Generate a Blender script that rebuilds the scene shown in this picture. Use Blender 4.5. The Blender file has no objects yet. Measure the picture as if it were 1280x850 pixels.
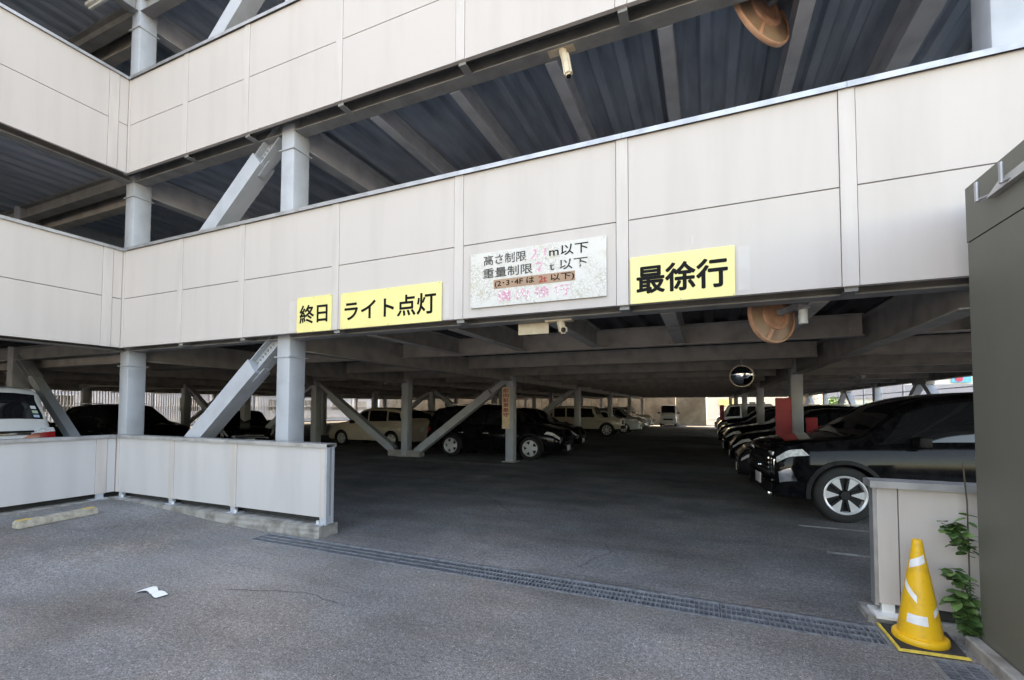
import bpy, bmesh, math, random
from mathutils import Vector, Matrix
random.seed(7)
R = math.radians
sc = bpy.context.scene
col = sc.collection
# ------------------------------------------------------------------ camera
cam_d = bpy.data.cameras.new('camera'); cam = bpy.data.objects.new('camera', cam_d); col.objects.link(cam)
YAW, PIT, ROLL = 0.4025, 0.0380, 0.0025
fw = Vector((-math.sin(YAW)*math.cos(PIT), math.cos(YAW)*math.cos(PIT), math.sin(PIT)))
rt = Vector((math.cos(YAW), math.sin(YAW), 0)); up = rt.cross(fw)
r2 = math.cos(ROLL)*rt + math.sin(ROLL)*up; u2 = math.cos(ROLL)*up - math.sin(ROLL)*rt
m = Matrix((r2, u2, -fw)).transposed().to_4x4(); m.translation = (0, 0, 1.6)
cam.matrix_world = m
cam_d.sensor_width = 36; cam_d.sensor_fit = 'HORIZONTAL'; cam_d.lens = 568.05/1280*36
cam_d.shift_y = (487.85-425)/1280; cam_d.clip_start = 0.05; cam_d.clip_end = 2000
sc.camera = cam
# ------------------------------------------------------------------ world, sun, exposure
SUN_EL, SUN_AZ = R(50), math.atan2(-0.55, 0.83)      # azimuth from +Y towards +X
w = bpy.data.worlds.new('World'); sc.world = w; w.use_nodes = True
nt = w.node_tree; bg = nt.nodes['Background']
sky = nt.nodes.new('ShaderNodeTexSky'); sky.sky_type = 'NISHITA'; sky.sun_disc = False
sky.sun_elevation = SUN_EL; sky.sun_rotation = SUN_AZ; sky.dust_density = 2.0; sky.air_density = 1.0
nt.links.new(sky.outputs[0], bg.inputs[0]); bg.inputs[1].default_value = 0.15
sl = bpy.data.lights.new('sun', 'SUN'); sl.energy = 2.8; sl.angle = R(0.5); sl.color = (1, .95, .87)
so = bpy.data.objects.new('sun', sl); col.objects.link(so); so.location = (0, 0, 30)
sd = Vector((math.sin(SUN_AZ)*math.cos(SUN_EL), math.cos(SUN_AZ)*math.cos(SUN_EL), math.sin(SUN_EL)))
so.rotation_euler = (-sd).to_track_quat('-Z', 'Y').to_euler()
vs = sc.view_settings; vs.view_transform = 'Standard'; vs.look = 'None'; vs.gamma = 1; vs.use_curve_mapping = False
vs.exposure = 3.05
try:
    vs.use_white_balance = True; vs.white_balance_temperature = 9300; vs.white_balance_tint = 12
except Exception: pass
sc.cycles.max_bounces = 10; sc.cycles.diffuse_bounces = 6; sc.cycles.glossy_bounces = 4
sc.cycles.use_denoising = True

# ------------------------------------------------------------------ materials
def mat(name, base, rough=.6, metal=0., c2=None, scale=8., bump=0., bscale=60., coat=0., fac=(.4, .65), spec=.5, streak=None, detail=6, bdist=.01):
    m = bpy.data.materials.new(name); m.use_nodes = True
    n = m.node_tree.nodes; l = m.node_tree.links; b = n['Principled BSDF']
    b.inputs['Base Color'].default_value = (*base, 1); b.inputs['Roughness'].default_value = rough
    b.inputs['Metallic'].default_value = metal; b.inputs['Coat Weight'].default_value = coat; b.inputs['Coat Roughness'].default_value = .04
    b.inputs['Specular IOR Level'].default_value = spec
    tc = n.new('ShaderNodeTexCoord')
    out = None
    if c2 is not None:
        nz = n.new('ShaderNodeTexNoise'); nz.inputs['Scale'].default_value = scale; nz.inputs['Detail'].default_value = detail
        g = n.new('ShaderNodeNewGeometry')
        src = g.outputs['Position']
        if streak:
            mp = n.new('ShaderNodeMapping'); mp.inputs['Scale'].default_value = streak; l.new(src, mp.inputs[0]); src = mp.outputs[0]
        l.new(src, nz.inputs['Vector'])
        rp = n.new('ShaderNodeMapRange'); rp.inputs[1].default_value = fac[0]; rp.inputs[2].default_value = fac[1]
        l.new(nz.outputs[0], rp.inputs[0])
        mx = n.new('ShaderNodeMix'); mx.data_type = 'RGBA'; mx.inputs[6].default_value = (*base, 1); mx.inputs[7].default_value = (*c2, 1)
        l.new(rp.outputs[0], mx.inputs[0]); l.new(mx.outputs[2], b.inputs['Base Color'])
    if bump:
        nb = n.new('ShaderNodeTexNoise'); nb.inputs['Scale'].default_value = bscale; nb.inputs['Detail'].default_value = 4
        l.new(tc.outputs['Object'], nb.inputs['Vector'])
        bp = n.new('ShaderNodeBump'); bp.inputs['Strength'].default_value = bump; bp.inputs['Distance'].default_value = bdist
        l.new(nb.outputs[0], bp.inputs['Height']); l.new(bp.outputs[0], b.inputs['Normal'])
    return m

def asphalt(name, dark, mid, light, stain=.5, speck=.5):
    m = bpy.data.materials.new(name); m.use_nodes = True
    n = m.node_tree.nodes; l = m.node_tree.links; b = n['Principled BSDF']
    g = n.new('ShaderNodeNewGeometry')
    def noise(s, d=5, vec=None, r=.6):
        q = n.new('ShaderNodeTexNoise'); q.inputs['Scale'].default_value = s; q.inputs['Detail'].default_value = d; q.inputs['Roughness'].default_value = r
        l.new(vec or g.outputs['Position'], q.inputs['Vector']); return q.outputs[0]
    def rng(i, a, c, lo=0., hi=1.):
        q = n.new('ShaderNodeMapRange'); q.inputs[1].default_value = a; q.inputs[2].default_value = c; q.inputs[3].default_value = lo; q.inputs[4].default_value = hi
        l.new(i, q.inputs[0]); return q.outputs[0]
    def mix(f, a, c, blend='MIX'):
        q = n.new('ShaderNodeMix'); q.data_type = 'RGBA'; q.blend_type = blend
        for k, v in ((0, f), (6, a), (7, c)):
            if isinstance(v, (tuple, float)): q.inputs[k].default_value = (*v, 1) if isinstance(v, tuple) else v
            else: l.new(v, q.inputs[k])
        return q.outputs[2]
    fine = rng(noise(90, 4, r=.75), .34, .69)
    base = mix(fine, dark, mid)
    vo = n.new('ShaderNodeTexVoronoi'); vo.inputs['Scale'].default_value = 75; l.new(g.outputs['Position'], vo.inputs['Vector'])
    chips = rng(vo.outputs['Color'], .80, .86)              # a few pale stones among the aggregate
    dist = rng(vo.outputs['Distance'], .22, .36, 1, 0)
    ml = n.new('ShaderNodeMath'); ml.operation = 'MULTIPLY'; l.new(chips, ml.inputs[0]); l.new(dist, ml.inputs[1])
    ml2 = n.new('ShaderNodeMath'); ml2.operation = 'MULTIPLY'; l.new(ml.outputs[0], ml2.inputs[0]); ml2.inputs[1].default_value = speck
    base = mix(ml2.outputs[0], base, light)
    vd = n.new('ShaderNodeTexVoronoi'); vd.inputs['Scale'].default_value = 48; l.new(g.outputs['Position'], vd.inputs['Vector'])
    pits = rng(vd.outputs['Distance'], .08, .2, .75, 0)
    base = mix(pits, base, tuple(c*.3 for c in dark))
    big = rng(noise(.55, 5), .35, .7, 1-stain*.75, 1+stain*.25)
    base = mix(1., base, big, 'MULTIPLY')
    mp = n.new('ShaderNodeMapping'); mp.inputs['Scale'].default_value = (.5, 2.2, 1); l.new(g.outputs['Position'], mp.inputs[0])
    smear = rng(noise(.8, 4, mp.outputs[0]), .42, .72, 1., 1-stain*.5)
    base = mix(1., base, smear, 'MULTIPLY')
    blot = rng(noise(1.9, 6, r=.7), .60, .72, 1., .74); base = mix(1., base, blot, 'MULTIPLY')
    pale = rng(noise(.9, 7, r=.68), .60, .74, 0., .28); base = mix(pale, base, tuple(min(1, c*1.25) for c in mid))
    warm = rng(noise(.7, 5), .42, .62); base = mix(warm, base, mix(1., base, (1.06, .97, .90), 'MULTIPLY'))
    md_ = rng(noise(30, 4, r=.75), .38, .62, .72, 1.22); base = mix(1., base, md_, 'MULTIPLY')
    l.new(base, b.inputs['Base Color'])
    rr = rng(noise(1.3, 4), .3, .7, .78, .95); l.new(rr, b.inputs['Roughness']); b.inputs['Specular IOR Level'].default_value = .35
    bp = n.new('ShaderNodeBump'); bp.inputs['Strength'].default_value = .5; bp.inputs['Distance'].default_value = .006
    l.new(noise(110, 3, r=.7), bp.inputs['Height']); l.new(bp.outputs[0], b.inputs['Normal'])
    return m

M = {}
M['asphalt'] = asphalt('asphalt_outside', (.095, .094, .093), (.47, .466, .462), (.85, .84, .83), .5, .75)
M['floor'] = asphalt('asphalt_inside', (.11, .11, .112), (.40, .398, .398), (.60, .60, .60), .6, .6)
M['panel'] = mat('cladding_panel', (.555, .502, .470), .75, c2=(.505, .455, .424), scale=1.6, bump=.25, bscale=160, streak=(3., 3., .3), fac=(.48, .82), bdist=.004)
M['panel_low'] = mat('cladding_low', (.56, .54, .53), .75, c2=(.50, .483, .475), scale=1.6, bump=.25, bscale=160, streak=(2, 2, .3), fac=(.45, .75), bdist=.004)
M['strip'] = mat('cladding_strip', (.575, .522, .49), .6, c2=(.52, .472, .442), scale=3, streak=(3, 3, .4))
M['coping'] = mat('galvanised_coping', (.50, .50, .51), .42, .55, c2=(.36, .36, .37), scale=5)
M['steel'] = mat('painted_steel_column', (.45, .475, .515), .5, c2=(.36, .38, .41), scale=3.5, fac=(.45, .8), bump=.08, bscale=30)
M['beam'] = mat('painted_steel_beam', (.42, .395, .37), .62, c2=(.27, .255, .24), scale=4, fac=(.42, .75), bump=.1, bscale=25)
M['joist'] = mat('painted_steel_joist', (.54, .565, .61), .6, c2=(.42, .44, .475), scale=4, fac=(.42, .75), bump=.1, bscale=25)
M['edge'] = mat('edge_beam_grey', (.30, .30, .295), .6, c2=(.22, .22, .215), scale=4)
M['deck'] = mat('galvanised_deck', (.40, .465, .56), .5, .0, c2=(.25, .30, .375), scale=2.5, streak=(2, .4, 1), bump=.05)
M['deck_low'] = mat('shaded_deck', (.06, .06, .063), .7, c2=(.035, .035, .038), scale=2.5, streak=(2, .4, 1))  # darkened copy of the deck: shade of the lowest ceiling put into the colour
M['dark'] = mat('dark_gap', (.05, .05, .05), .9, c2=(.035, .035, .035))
M['concrete'] = mat('old_concrete', (.36, .345, .32), .9, c2=(.20, .185, .165), scale=7, bump=.5, bscale=45)
M['slab'] = mat('concrete_slab', (.30, .30, .29), .9, c2=(.24, .24, .235), scale=3)
M['wall_tan'] = mat('far_retaining_wall', (.40, .35, .28), .9, c2=(.26, .22, .17), scale=1.2, bump=.3, bscale=12)
M['yellow'] = mat('sign_yellow', (.86, .755, .315), .45, c2=(.80, .69, .28), scale=2.5)
M['black_ink'] = mat('sign_black', (.003, .003, .003), .6, c2=(.005, .0045, .0045), spec=.15)
M['red_ink'] = mat('sign_red', (.40, .025, .02), .5, c2=(.32, .04, .03), scale=60)
M['pink_ink'] = mat('faded_pink', (.66, .27, .40), .6, c2=(.88, .80, .80), scale=42, fac=(.50, .62))
M['worn_ink'] = mat('worn_black', (.03, .029, .028), .6, c2=(.62, .59, .55), scale=48, fac=(.57, .72))
M['brown'] = mat('brown_strip', (.40, .245, .16), .6, c2=(.34, .21, .14), scale=6)
M['zinc'] = mat('galvanised_grate', (.26, .275, .30), .5, .2, c2=(.16, .17, .185), scale=14)
M['bolt'] = mat('bolt', (.5, .5, .5), .4, .7, c2=(.35, .34, .33), scale=30)
M['white'] = mat('white_paint', (.78, .78, .76), .5, c2=(.68, .68, .66), scale=6)
M['cream'] = mat('cream_plastic', (.70, .60, .45), .5, c2=(.58, .47, .34), scale=9)
M['offwhite_pipe'] = mat('white_pipe', (.66, .66, .65), .4, c2=(.55, .55, .54), scale=6)
M['notice'] = mat('notice_beige', (.86, .66, .46), .5, c2=(.78, .58, .40), scale=9)
M['orange'] = mat('mirror_orange', (.66, .37, .24), .3, c2=(.52, .27, .17), scale=9)
M['orange_dull'] = mat('mirror_back', (.40, .27, .18), .3, c2=(.29, .18, .12), scale=6)
M['mirror'] = mat('mirror_glass', (.62, .64, .68), .03, 1., c2=(.60, .62, .66))
M['cone'] = mat('cone_yellow', (.90, .50, .025), .42, c2=(.66, .36, .04), scale=16, fac=(.52, .8))
M['reflective'] = mat('white_tape', (.86, .86, .88), .35, c2=(.78, .78, .8), scale=20)
M['rubber'] = mat('black_rubber', (.03, .027, .026), .85, c2=(.05, .046, .044), scale=20, bump=.3, bscale=120)
M['mat_yellow'] = mat('mat_yellow_edge', (.80, .58, .10), .6, c2=(.6, .42, .08), scale=20)
M['green_wall'] = mat('grey_green_hoarding', (.155, .153, .127), .55, c2=(.128, .126, .103), scale=1.1, bump=.05, bscale=60, streak=(1.5, 1.5, .5), fac=(.4, .8))
M['flashing'] = mat('grey_flashing', (.46, .455, .44), .45, .1, c2=(.38, .375, .36))
M['leaf'] = mat('leaf_green', (.07, .15, .045), .5, c2=(.05, .11, .03), scale=25)
M['leaf2'] = mat('leaf_pale', (.16, .27, .085), .5, c2=(.10, .19, .05), scale=25)
M['stem'] = mat('stem', (.10, .075, .05), .8, c2=(.07, .055, .035))
M['red'] = mat('red_board', (.46, .03, .045), .45, c2=(.38, .024, .035), scale=5)
M['line'] = mat('worn_white_line', (.50, .49, .47), .8, c2=(.14, .14, .14), scale=6, fac=(.45, .7))
M['paper'] = mat('paper', (.84, .86, .86), .7, c2=(.76, .78, .78), scale=15)
M['stopper'] = mat('wheel_stop', (.47, .43, .35), .85, c2=(.30, .27, .22), scale=16, bump=.3, bscale=60)
M['stop_yellow'] = mat('stop_yellow', (.70, .46, .07), .7, c2=(.45, .32, .12), scale=30)
M['cream_wall'] = mat('cream_render', (.78, .72, .60), .8, c2=(.72, .66, .55), scale=.6)
M['mauve'] = mat('mauve_band', (.40, .36, .37), .8, c2=(.36, .33, .34), scale=1)
M['blue_wall'] = mat('pale_blue_wall', (.60, .64, .70), .7, c2=(.55, .59, .65), scale=.6)
M['sign_red'] = mat('round_red', (.75, .07, .12), .5, c2=(.7, .06, .1))
M['sign_cyan'] = mat('cyan_band', (.12, .52, .72), .5, c2=(.1, .48, .68))
M['slat'] = mat('white_slat', (.72, .75, .80), .5, c2=(.66, .69, .74))
M['frost'] = mat('frosted_screen', (.62, .70, .80), .35, c2=(.78, .82, .86), scale=9, fac=(.4, .7))
M['glass'] = mat('tinted_glass', (.010, .011, .013), .03, coat=.0, c2=(.011, .012, .014), spec=.6)
M['tyre'] = mat('tyre', (.018, .018, .018), .85, c2=(.025, .025, .025))
M['alloy'] = mat('alloy_rim', (.78, .78, .79), .28, .35, c2=(.70, .70, .71))
M['alloy_dark'] = mat('dark_rim', (.03, .03, .032), .35, .5, c2=(.04, .04, .042))
M['chrome'] = mat('chrome', (.78, .79, .80), .08, 1., c2=(.74, .75, .76))
M['lamp'] = mat('headlamp_lens', (.80, .82, .84), .2, 0., c2=(.45, .47, .5), scale=22, coat=1)
M['tail'] = mat('tail_lens', (.36, .012, .014), .12, coat=.6, c2=(.28, .01, .012))
M['trim'] = mat('black_trim', (.008, .008, .008), .6, spec=.2, c2=(.018, .018, .018))
M['plate'] = mat('number_plate', (.72, .72, .70), .5, c2=(.66, .66, .64))
M['sticker_w'] = mat('sticker_white', (.72, .76, .80), .5, c2=(.66, .7, .75))
M['sticker_g'] = mat('sticker_green', (.42, .58, .44), .5, c2=(.38, .54, .40))
M['sticker_b'] = mat('sticker_blue', (.38, .52, .72), .5, c2=(.34, .48, .68))
M['tube'] = mat('fluorescent_cover', (.72, .74, .72), .4, c2=(.66, .68, .66))
M['rust'] = mat('rust_spill', (.33, .25, .21), .9, c2=(.26, .235, .225), scale=18)
M['fadedwhite'] = mat('ghost_label', (.585, .54, .51), .6, c2=(.56, .51, .48))
PAINT = {
 'black': mat('paint_black', (.003, .003, .004), .07, spec=.17, c2=(.008, .008, .009)),
 'graphite': mat('paint_graphite', (.02, .021, .024), .2, .3, spec=.4, c2=(.04, .041, .045)),
 'white': mat('paint_white', (.76, .77, .78), .25, coat=1, c2=(.72, .73, .74), scale=1),
 'tan': mat('paint_tan', (.64, .55, .44), .4, coat=.5, c2=(.58, .50, .40), scale=1.5),
 'beige': mat('paint_beige', (.62, .55, .46), .35, coat=.8, c2=(.57, .50, .42), scale=1.5),
 'silver': mat('paint_silver', (.46, .47, .48), .25, .6, coat=1, c2=(.42, .43, .44)),
}
# weathered board of the height-limit sign: cracked pale film with brown grime
def sign_board_mat():
    m = bpy.data.materials.new('weathered_board'); m.use_nodes = True
    n = m.node_tree.nodes; l = m.node_tree.links; b = n['Principled BSDF']; b.inputs['Roughness'].default_value = .6
    g = n.new('ShaderNodeNewGeometry')
    v = n.new('ShaderNodeTexVoronoi'); v.feature = 'DISTANCE_TO_EDGE'; v.inputs['Scale'].default_value = 26
    nz = n.new('ShaderNodeTexNoise'); nz.inputs['Scale'].default_value = 14; nz.inputs['Detail'].default_value = 6
    l.new(g.outputs['Position'], nz.inputs['Vector'])
    ad = n.new('ShaderNodeVectorMath'); ad.operation = 'MULTIPLY_ADD'; ad.inputs[1].default_value = (.12, .12, .12)
    l.new(nz.outputs['Color'], ad.inputs[0]); l.new(g.outputs['Position'], ad.inputs[2]); l.new(ad.outputs[0], v.inputs['Vector'])
    cr = n.new('ShaderNodeMapRange'); cr.inputs[1].default_value = .0; cr.inputs[2].default_value = .09; cr.inputs[3].default_value = 1; cr.inputs[4].default_value = 0
    l.new(v.outputs['Distance'], cr.inputs[0])
    nz2 = n.new('ShaderNodeTexNoise'); nz2.inputs['Scale'].default_value = 3.2; nz2.inputs['Detail'].default_value = 5; l.new(g.outputs['Position'], nz2.inputs['Vector'])
    a = n.new('ShaderNodeMapRange'); a.inputs[1].default_value = .42; a.inputs[2].default_value = .62; l.new(nz2.outputs[0], a.inputs[0])
    mu = n.new('ShaderNodeMath'); mu.operation = 'MULTIPLY'; l.new(cr.outputs[0], mu.inputs[0]); l.new(a.outputs[0], mu.inputs[1])
    mx = n.new('ShaderNodeMix'); mx.data_type = 'RGBA'; mx.inputs[6].default_value = (.64, .615, .58, 1); mx.inputs[7].default_value = (.36, .33, .26, 1)
    l.new(mu.outputs[0], mx.inputs[0])
    nz3 = n.new('ShaderNodeTexNoise'); nz3.inputs['Scale'].default_value = 9; nz3.inputs['Detail'].default_value = 8; l.new(g.outputs['Position'], nz3.inputs['Vector'])
    q = n.new('ShaderNodeMapRange'); q.inputs[1].default_value = .56; q.inputs[2].default_value = .74; q.inputs[4].default_value = .6; l.new(nz3.outputs[0], q.inputs[0])
    mx2 = n.new('ShaderNodeMix'); mx2.data_type = 'RGBA'; mx2.inputs[7].default_value = (.50, .43, .31, 1)
    l.new(q.outputs[0], mx2.inputs[0]); l.new(mx.outputs[2], mx2.inputs[6]); l.new(mx2.outputs[2], b.inputs['Base Color'])
    return m
M['board'] = sign_board_mat()

# ------------------------------------------------------------------ helpers
class MB:
    def __init__(s): s.b = bmesh.new(); s.mi = 0
    def face(s, pts):
        f = s.b.faces.new([s.b.verts.new(p) for p in pts]); f.material_index = s.mi; return f
    def hull(s, P):                                      # 8 corners: bottom ring 0-3, top ring 4-7
        v = [s.b.verts.new(p) for p in P]
        for q in ((3, 2, 1, 0), (4, 5, 6, 7), (0, 1, 5, 4), (1, 2, 6, 5), (2, 3, 7, 6), (3, 0, 4, 7)):
            s.b.faces.new([v[i] for i in q]).material_index = s.mi
        return v
    def box(s, x0, y0, z0, x1, y1, z1):
        s.hull([(x0, y0, z0), (x1, y0, z0), (x1, y1, z0), (x0, y1, z0), (x0, y0, z1), (x1, y0, z1), (x1, y1, z1), (x0, y1, z1)]); return s
    def bevbox(s, x0, y0, z0, x1, y1, z1, r):
        t = bmesh.new(); bmesh.ops.create_cube(t, size=1)
        for v in t.verts: v.co = ((x0+x1)/2+v.co.x*(x1-x0), (y0+y1)/2+v.co.y*(y1-y0), (z0+z1)/2+v.co.z*(z1-z0))
        bmesh.ops.bevel(t, geom=t.edges[:], offset=r, segments=2, profile=.5, affect='EDGES')
        s.merge(t); return s
    def merge(s, t, mtx=None):
        mp = {}
        for v in t.verts: mp[v] = s.b.verts.new(mtx @ v.co if mtx else v.co)
        for f in t.faces:
            try: s.b.faces.new([mp[v] for v in f.verts]).material_index = s.mi
            except ValueError: pass
        t.free()
    def bar(s, p, q, wd, th, upv=(0, 0, 1)):              # rectangular bar from p to q
        p, q = Vector(p), Vector(q); d = (q-p).normalized(); a = d.cross(Vector(upv))
        if a.length < 1e-4: a = d.cross(Vector((0, 1, 0)))
        a.normalize(); c = a.cross(d)
        o = [(-1, -1), (1, -1), (1, 1), (-1, 1)]
        s.hull([p+a*wd/2*i+c*th/2*j for i, j in o]+[q+a*wd/2*i+c*th/2*j for i, j in o]); return s
    def cyl(s, p, q, r, n=12, r2=None, caps=True):
        p, q = Vector(p), Vector(q); d = (q-p).normalized(); a = d.orthogonal().normalized(); c = d.cross(a)
        r2 = r if r2 is None else r2
        A = [s.b.verts.new(p+(a*math.cos(t)+c*math.sin(t))*r) for t in [2*math.pi*i/n for i in range(n)]]
        B = [s.b.verts.new(q+(a*math.cos(t)+c*math.sin(t))*r2) for t in [2*math.pi*i/n for i in range(n)]]
        for i in range(n): s.b.faces.new([A[i], A[(i+1) % n], B[(i+1) % n], B[i]]).material_index = s.mi
        if caps:
            s.b.faces.new(A[::-1]).material_index = s.mi; s.b.faces.new(B).material_index = s.mi
        return s
    def tube(s, pts, r, n=8):
        for a, b in zip(pts[:-1], pts[1:]): s.cyl(a, b, r, n)
        return s
    def lathe(s, prof, n=24, mtx=None):                   # prof (r, z) about Z
        rows = []
        for r, z in prof:
            row = []
            for i in range(n):
                t = 2*math.pi*i/n; v = Vector((r*math.cos(t), r*math.sin(t), z)); row.append(s.b.verts.new(mtx @ v if mtx else v))
            rows.append(row)
        for a, b in zip(rows[:-1], rows[1:]):
            for i in range(n):
                s.b.faces.new([a[i], a[(i+1) % n], b[(i+1) % n], b[i]]).material_index = s.mi
        return s
    def prism(s, poly, axis, a, b):                       # poly in the two other axes
        def P(u, v, c): return {'x': (c, u, v), 'y': (u, c, v), 'z': (u, v, c)}[axis]
        A = [s.b.verts.new(P(u, v, a)) for u, v in poly]; B = [s.b.verts.new(P(u, v, b)) for u, v in poly]
        n = len(poly)
        for i in range(n): s.b.faces.new([A[i], A[(i+1) % n], B[(i+1) % n], B[i]]).material_index = s.mi
        s.b.faces.new(A[::-1]).material_index = s.mi; s.b.faces.new(B).material_index = s.mi
        return s
    def mesh(s, name, mats, smooth=None):
        bmesh.ops.recalc_face_normals(s.b, faces=s.b.faces[:])
        me = bpy.data.meshes.new(name); s.b.to_mesh(me); s.b.free()
        for q in (mats if isinstance(mats, (list, tuple)) else [mats]): me.materials.append(q)
        if smooth is not None:
            for p in me.polygons: p.use_smooth = True
            me.set_sharp_from_angle(angle=R(smooth))
        return me

def put(name, me, parent=None, loc=(0, 0, 0), rot=(0, 0, 0), kind=None, world=True):
    o = bpy.data.objects.new(name, me); col.objects.link(o); o.location = loc; o.rotation_euler = rot
    if parent is not None:
        o.parent = parent
        if world: o.matrix_parent_inverse = INV[parent.name]
    if kind: o['kind'] = kind
    return o
INV = {}
def full_inv(o):
    m = Matrix.Identity(4); chain = []
    while o is not None: chain.append(o); o = o.parent
    for c in reversed(chain): m = m @ c.matrix_parent_inverse @ Matrix.LocRotScale(c.location, c.rotation_euler, c.scale)
    return m.inverted()
def reg(o): INV[o.name] = full_inv(o); return o           # lets world-space children hang under o
def tag(o, label, cat, group=None):
    o['label'] = label; o['category'] = cat
    if group: o['group'] = group
    return o
def thing(name, label, cat, loc=(0, 0, 0), rz=0, group=None):
    o = bpy.data.objects.new(name, None); col.objects.link(o); o.location = loc; o.rotation_euler = (0, 0, rz); o.empty_display_size = .2
    tag(o, label, cat, group); reg(o); return o
CACHE = {}
def cached(key, fn):
    if key not in CACHE: CACHE[key] = fn()
    return CACHE[key]

def text_mesh(body, x0, x1, z0, z1, y, mt, bold=.0, depth=.0015, vertical=False):
    """flat lettering on a board facing -Y, fitted to a box"""
    if vertical:
        b = MB(); n = len(body); h = (z1-z0)/n; bm = bmesh.new()
        for i, ch in enumerate(body):
            t = text_mesh(ch, x0, x1, z1-h*(i+.92), z1-h*(i+.08), y, mt, bold, depth)
            bm.from_mesh(t); bpy.data.meshes.remove(t)
        me = bpy.data.meshes.new('lettering'); bm.to_mesh(me); bm.free(); me.materials.append(mt); return me
    c = bpy.data.curves.new('txt', 'FONT'); c.body = body; c.size = 1; c.offset = 0; c.resolution_u = 4
    o = bpy.data.objects.new('txt', c); col.objects.link(o)
    me = bpy.data.meshes.new_from_object(o.evaluated_get(bpy.context.evaluated_depsgraph_get()))
    bpy.data.objects.remove(o); bpy.data.curves.remove(c)
    xs = [v.co.x for v in me.vertices]; ys = [v.co.y for v in me.vertices]
    ax, bx, ay, by = min(xs), max(xs), min(ys), max(ys)
    for v in me.vertices:
        v.co = (x0+(v.co.x-ax)/(bx-ax)*(x1-x0), y, z0+(v.co.y-ay)/(by-ay)*(z1-z0))
    if bold > .006:                                       # heavier strokes: shifted copies, each a hair further out
        hh = (z1-z0)*.9; k = bold*hh*1.15; bm = bmesh.new()
        for i, (dx, dz) in enumerate(((0, 0), (-k, 0), (k, 0), (0, k), (0, -k), (k*.7, k*.7), (-k*.7, k*.7), (k*.7, -k*.7), (-k*.7, -k*.7))):
            n0 = len(bm.verts); bm.from_mesh(me); bm.verts.ensure_lookup_table()
            for v in bm.verts[n0:]: v.co += Vector((dx, -.00015*i, dz))
        bm.to_mesh(me); bm.free()
    me.materials.clear(); me.materials.append(mt); me.name = 'lettering'
    return me

# ================================================================== SETTING
def sheet(name, xs, ys, holes, z, mt):
    b = MB()
    for i in range(len(xs)-1):
        for j in range(len(ys)-1):
            if any(xs[i] >= h[0]-1e-6 and xs[i+1] <= h[1]+1e-6 and ys[j] >= h[2]-1e-6 and ys[j+1] <= h[3]+1e-6 for h in holes): continue
            b.face([(xs[i], ys[j], z), (xs[i+1], ys[j], z), (xs[i+1], ys[j+1], z), (xs[i], ys[j+1], z)])
    bmesh.ops.remove_doubles(b.b, verts=b.b.verts[:], dist=1e-5)
    o = put(name, b.mesh(name, mt)); o['kind'] = 'structure'; return o
GX0, GX1, GY0, GY1 = -5.10, 1.14, 3.85, 4.17
HX0, HX1, HY0, HY1 = 1.28, 1.56, -2.0, 3.80
sheet('ground', [-900, GX0, GX1, HX0, HX1, 900], [-900, HY0, HY1, GY0, GY1, 900], [(GX0, GX1, GY0, GY1), (HX0, HX1, HY0, HY1)], 0, M['asphalt'])
M['bounce_damper'] = asphalt('bounce_damper_asphalt', (.025, .025, .027), (.07, .07, .072), (.2, .2, .2), .3, .3)  # dark ground sheets added out of view to cut bounce onto the ceiling
b = MB()
for x0, y0, x1, y1 in ((6.62, -30, 60, 46.2), (-60, -30, -36.52, 46.2), (-60, 46.8, 60, 140), (-36.52, 44.22, 6.62, 46.2)): b.face([(x0, y0, .004), (x1, y0, .004), (x1, y1, .004), (x0, y1, .004)])
put('bounce_damper_ground', b.mesh('bounce_damper_ground', M['bounce_damper']), kind='structure')
b = MB()
b.face([(-36.5, 4.44, .004), (6.6, 4.44, .004), (6.6, 44.2, .004), (-36.5, 44.2, .004)])
b.face([(GX0+.75, 4.185, .004), (1.12, 4.185, .004), (1.12, 4.44, .004), (GX0+.75, 4.44, .004)])
b.face([(-36.5, -10, .004), (-9.05, -10, .004), (-9.05, 4.44, .004), (-36.5, 4.44, .004)])
put('garage_floor', b.mesh('garage_floor', M['floor']), kind='structure')
# drains
def drain(label, x0, x1, y0, y1, along, n):
    t = thing('drain_grate', label, 'drain grate', ((x0+x1)/2, (y0+y1)/2, 0))
    c = MB(); c.box(x0, y0, -.16, x1, y1, -.15); c.box(x0, y0, -.15, x0+.012, y1, -.004); c.box(x1-.012, y0, -.15, x1, y1, -.004)
    c.box(x0+.012, y0, -.15, x1-.012, y0+.012, -.004); c.box(x0+.012, y1-.012, -.15, x1-.012, y1, -.004)
    put('channel', c.mesh('channel', M['dark']), t)
    f = MB(); e = .022
    f.box(x0, y0, -.004, x1, y0+e, .006); f.box(x0, y1-e, -.004, x1, y1, .006); f.box(x0, y0+e, -.004, x0+e, y1-e, .006); f.box(x1-e, y0+e, -.004, x1, y1-e, .006)
    put('frame', f.mesh('frame', M['zinc']), t)
    L = ((x1-x0) if along == 'x' else (y1-y0))-2*e; W = ((y1-y0) if along == 'x' else (x1-x0))-2*e; s = L/n
    g = MB(); rows = 4
    for k in range(rows):
        v = .006+(W-.012)*k/(rows-1); g.box(.004, v-.006, -.03, s-.004, v+.006, .003)
    nb = int(s/.036)
    for k in range(nb+1):
        u = .008+(s-.016)*k/nb; g.box(u-.005, 0.012, -.024, u+.005, W-.012, -.0005)
    me = g.mesh('grate', M['zinc'])
    for k in range(n):
        if along == 'x': put('grate', me, t, (x0+e+s*k, y0+e, 0))
        else: put('grate', me, t, (x1-e, y0+e+s*k, 0), (0, 0, R(90)))
    return t
drain('long galvanised drain grate across the garage entrance at the foot of the low wall', GX0, GX1, GY0, GY1, 'x', 6)
drain('short drain grate beside the grey-green hoarding in front of the cone', HX0, HX1, HY0, HY1, 'y', 6)

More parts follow.
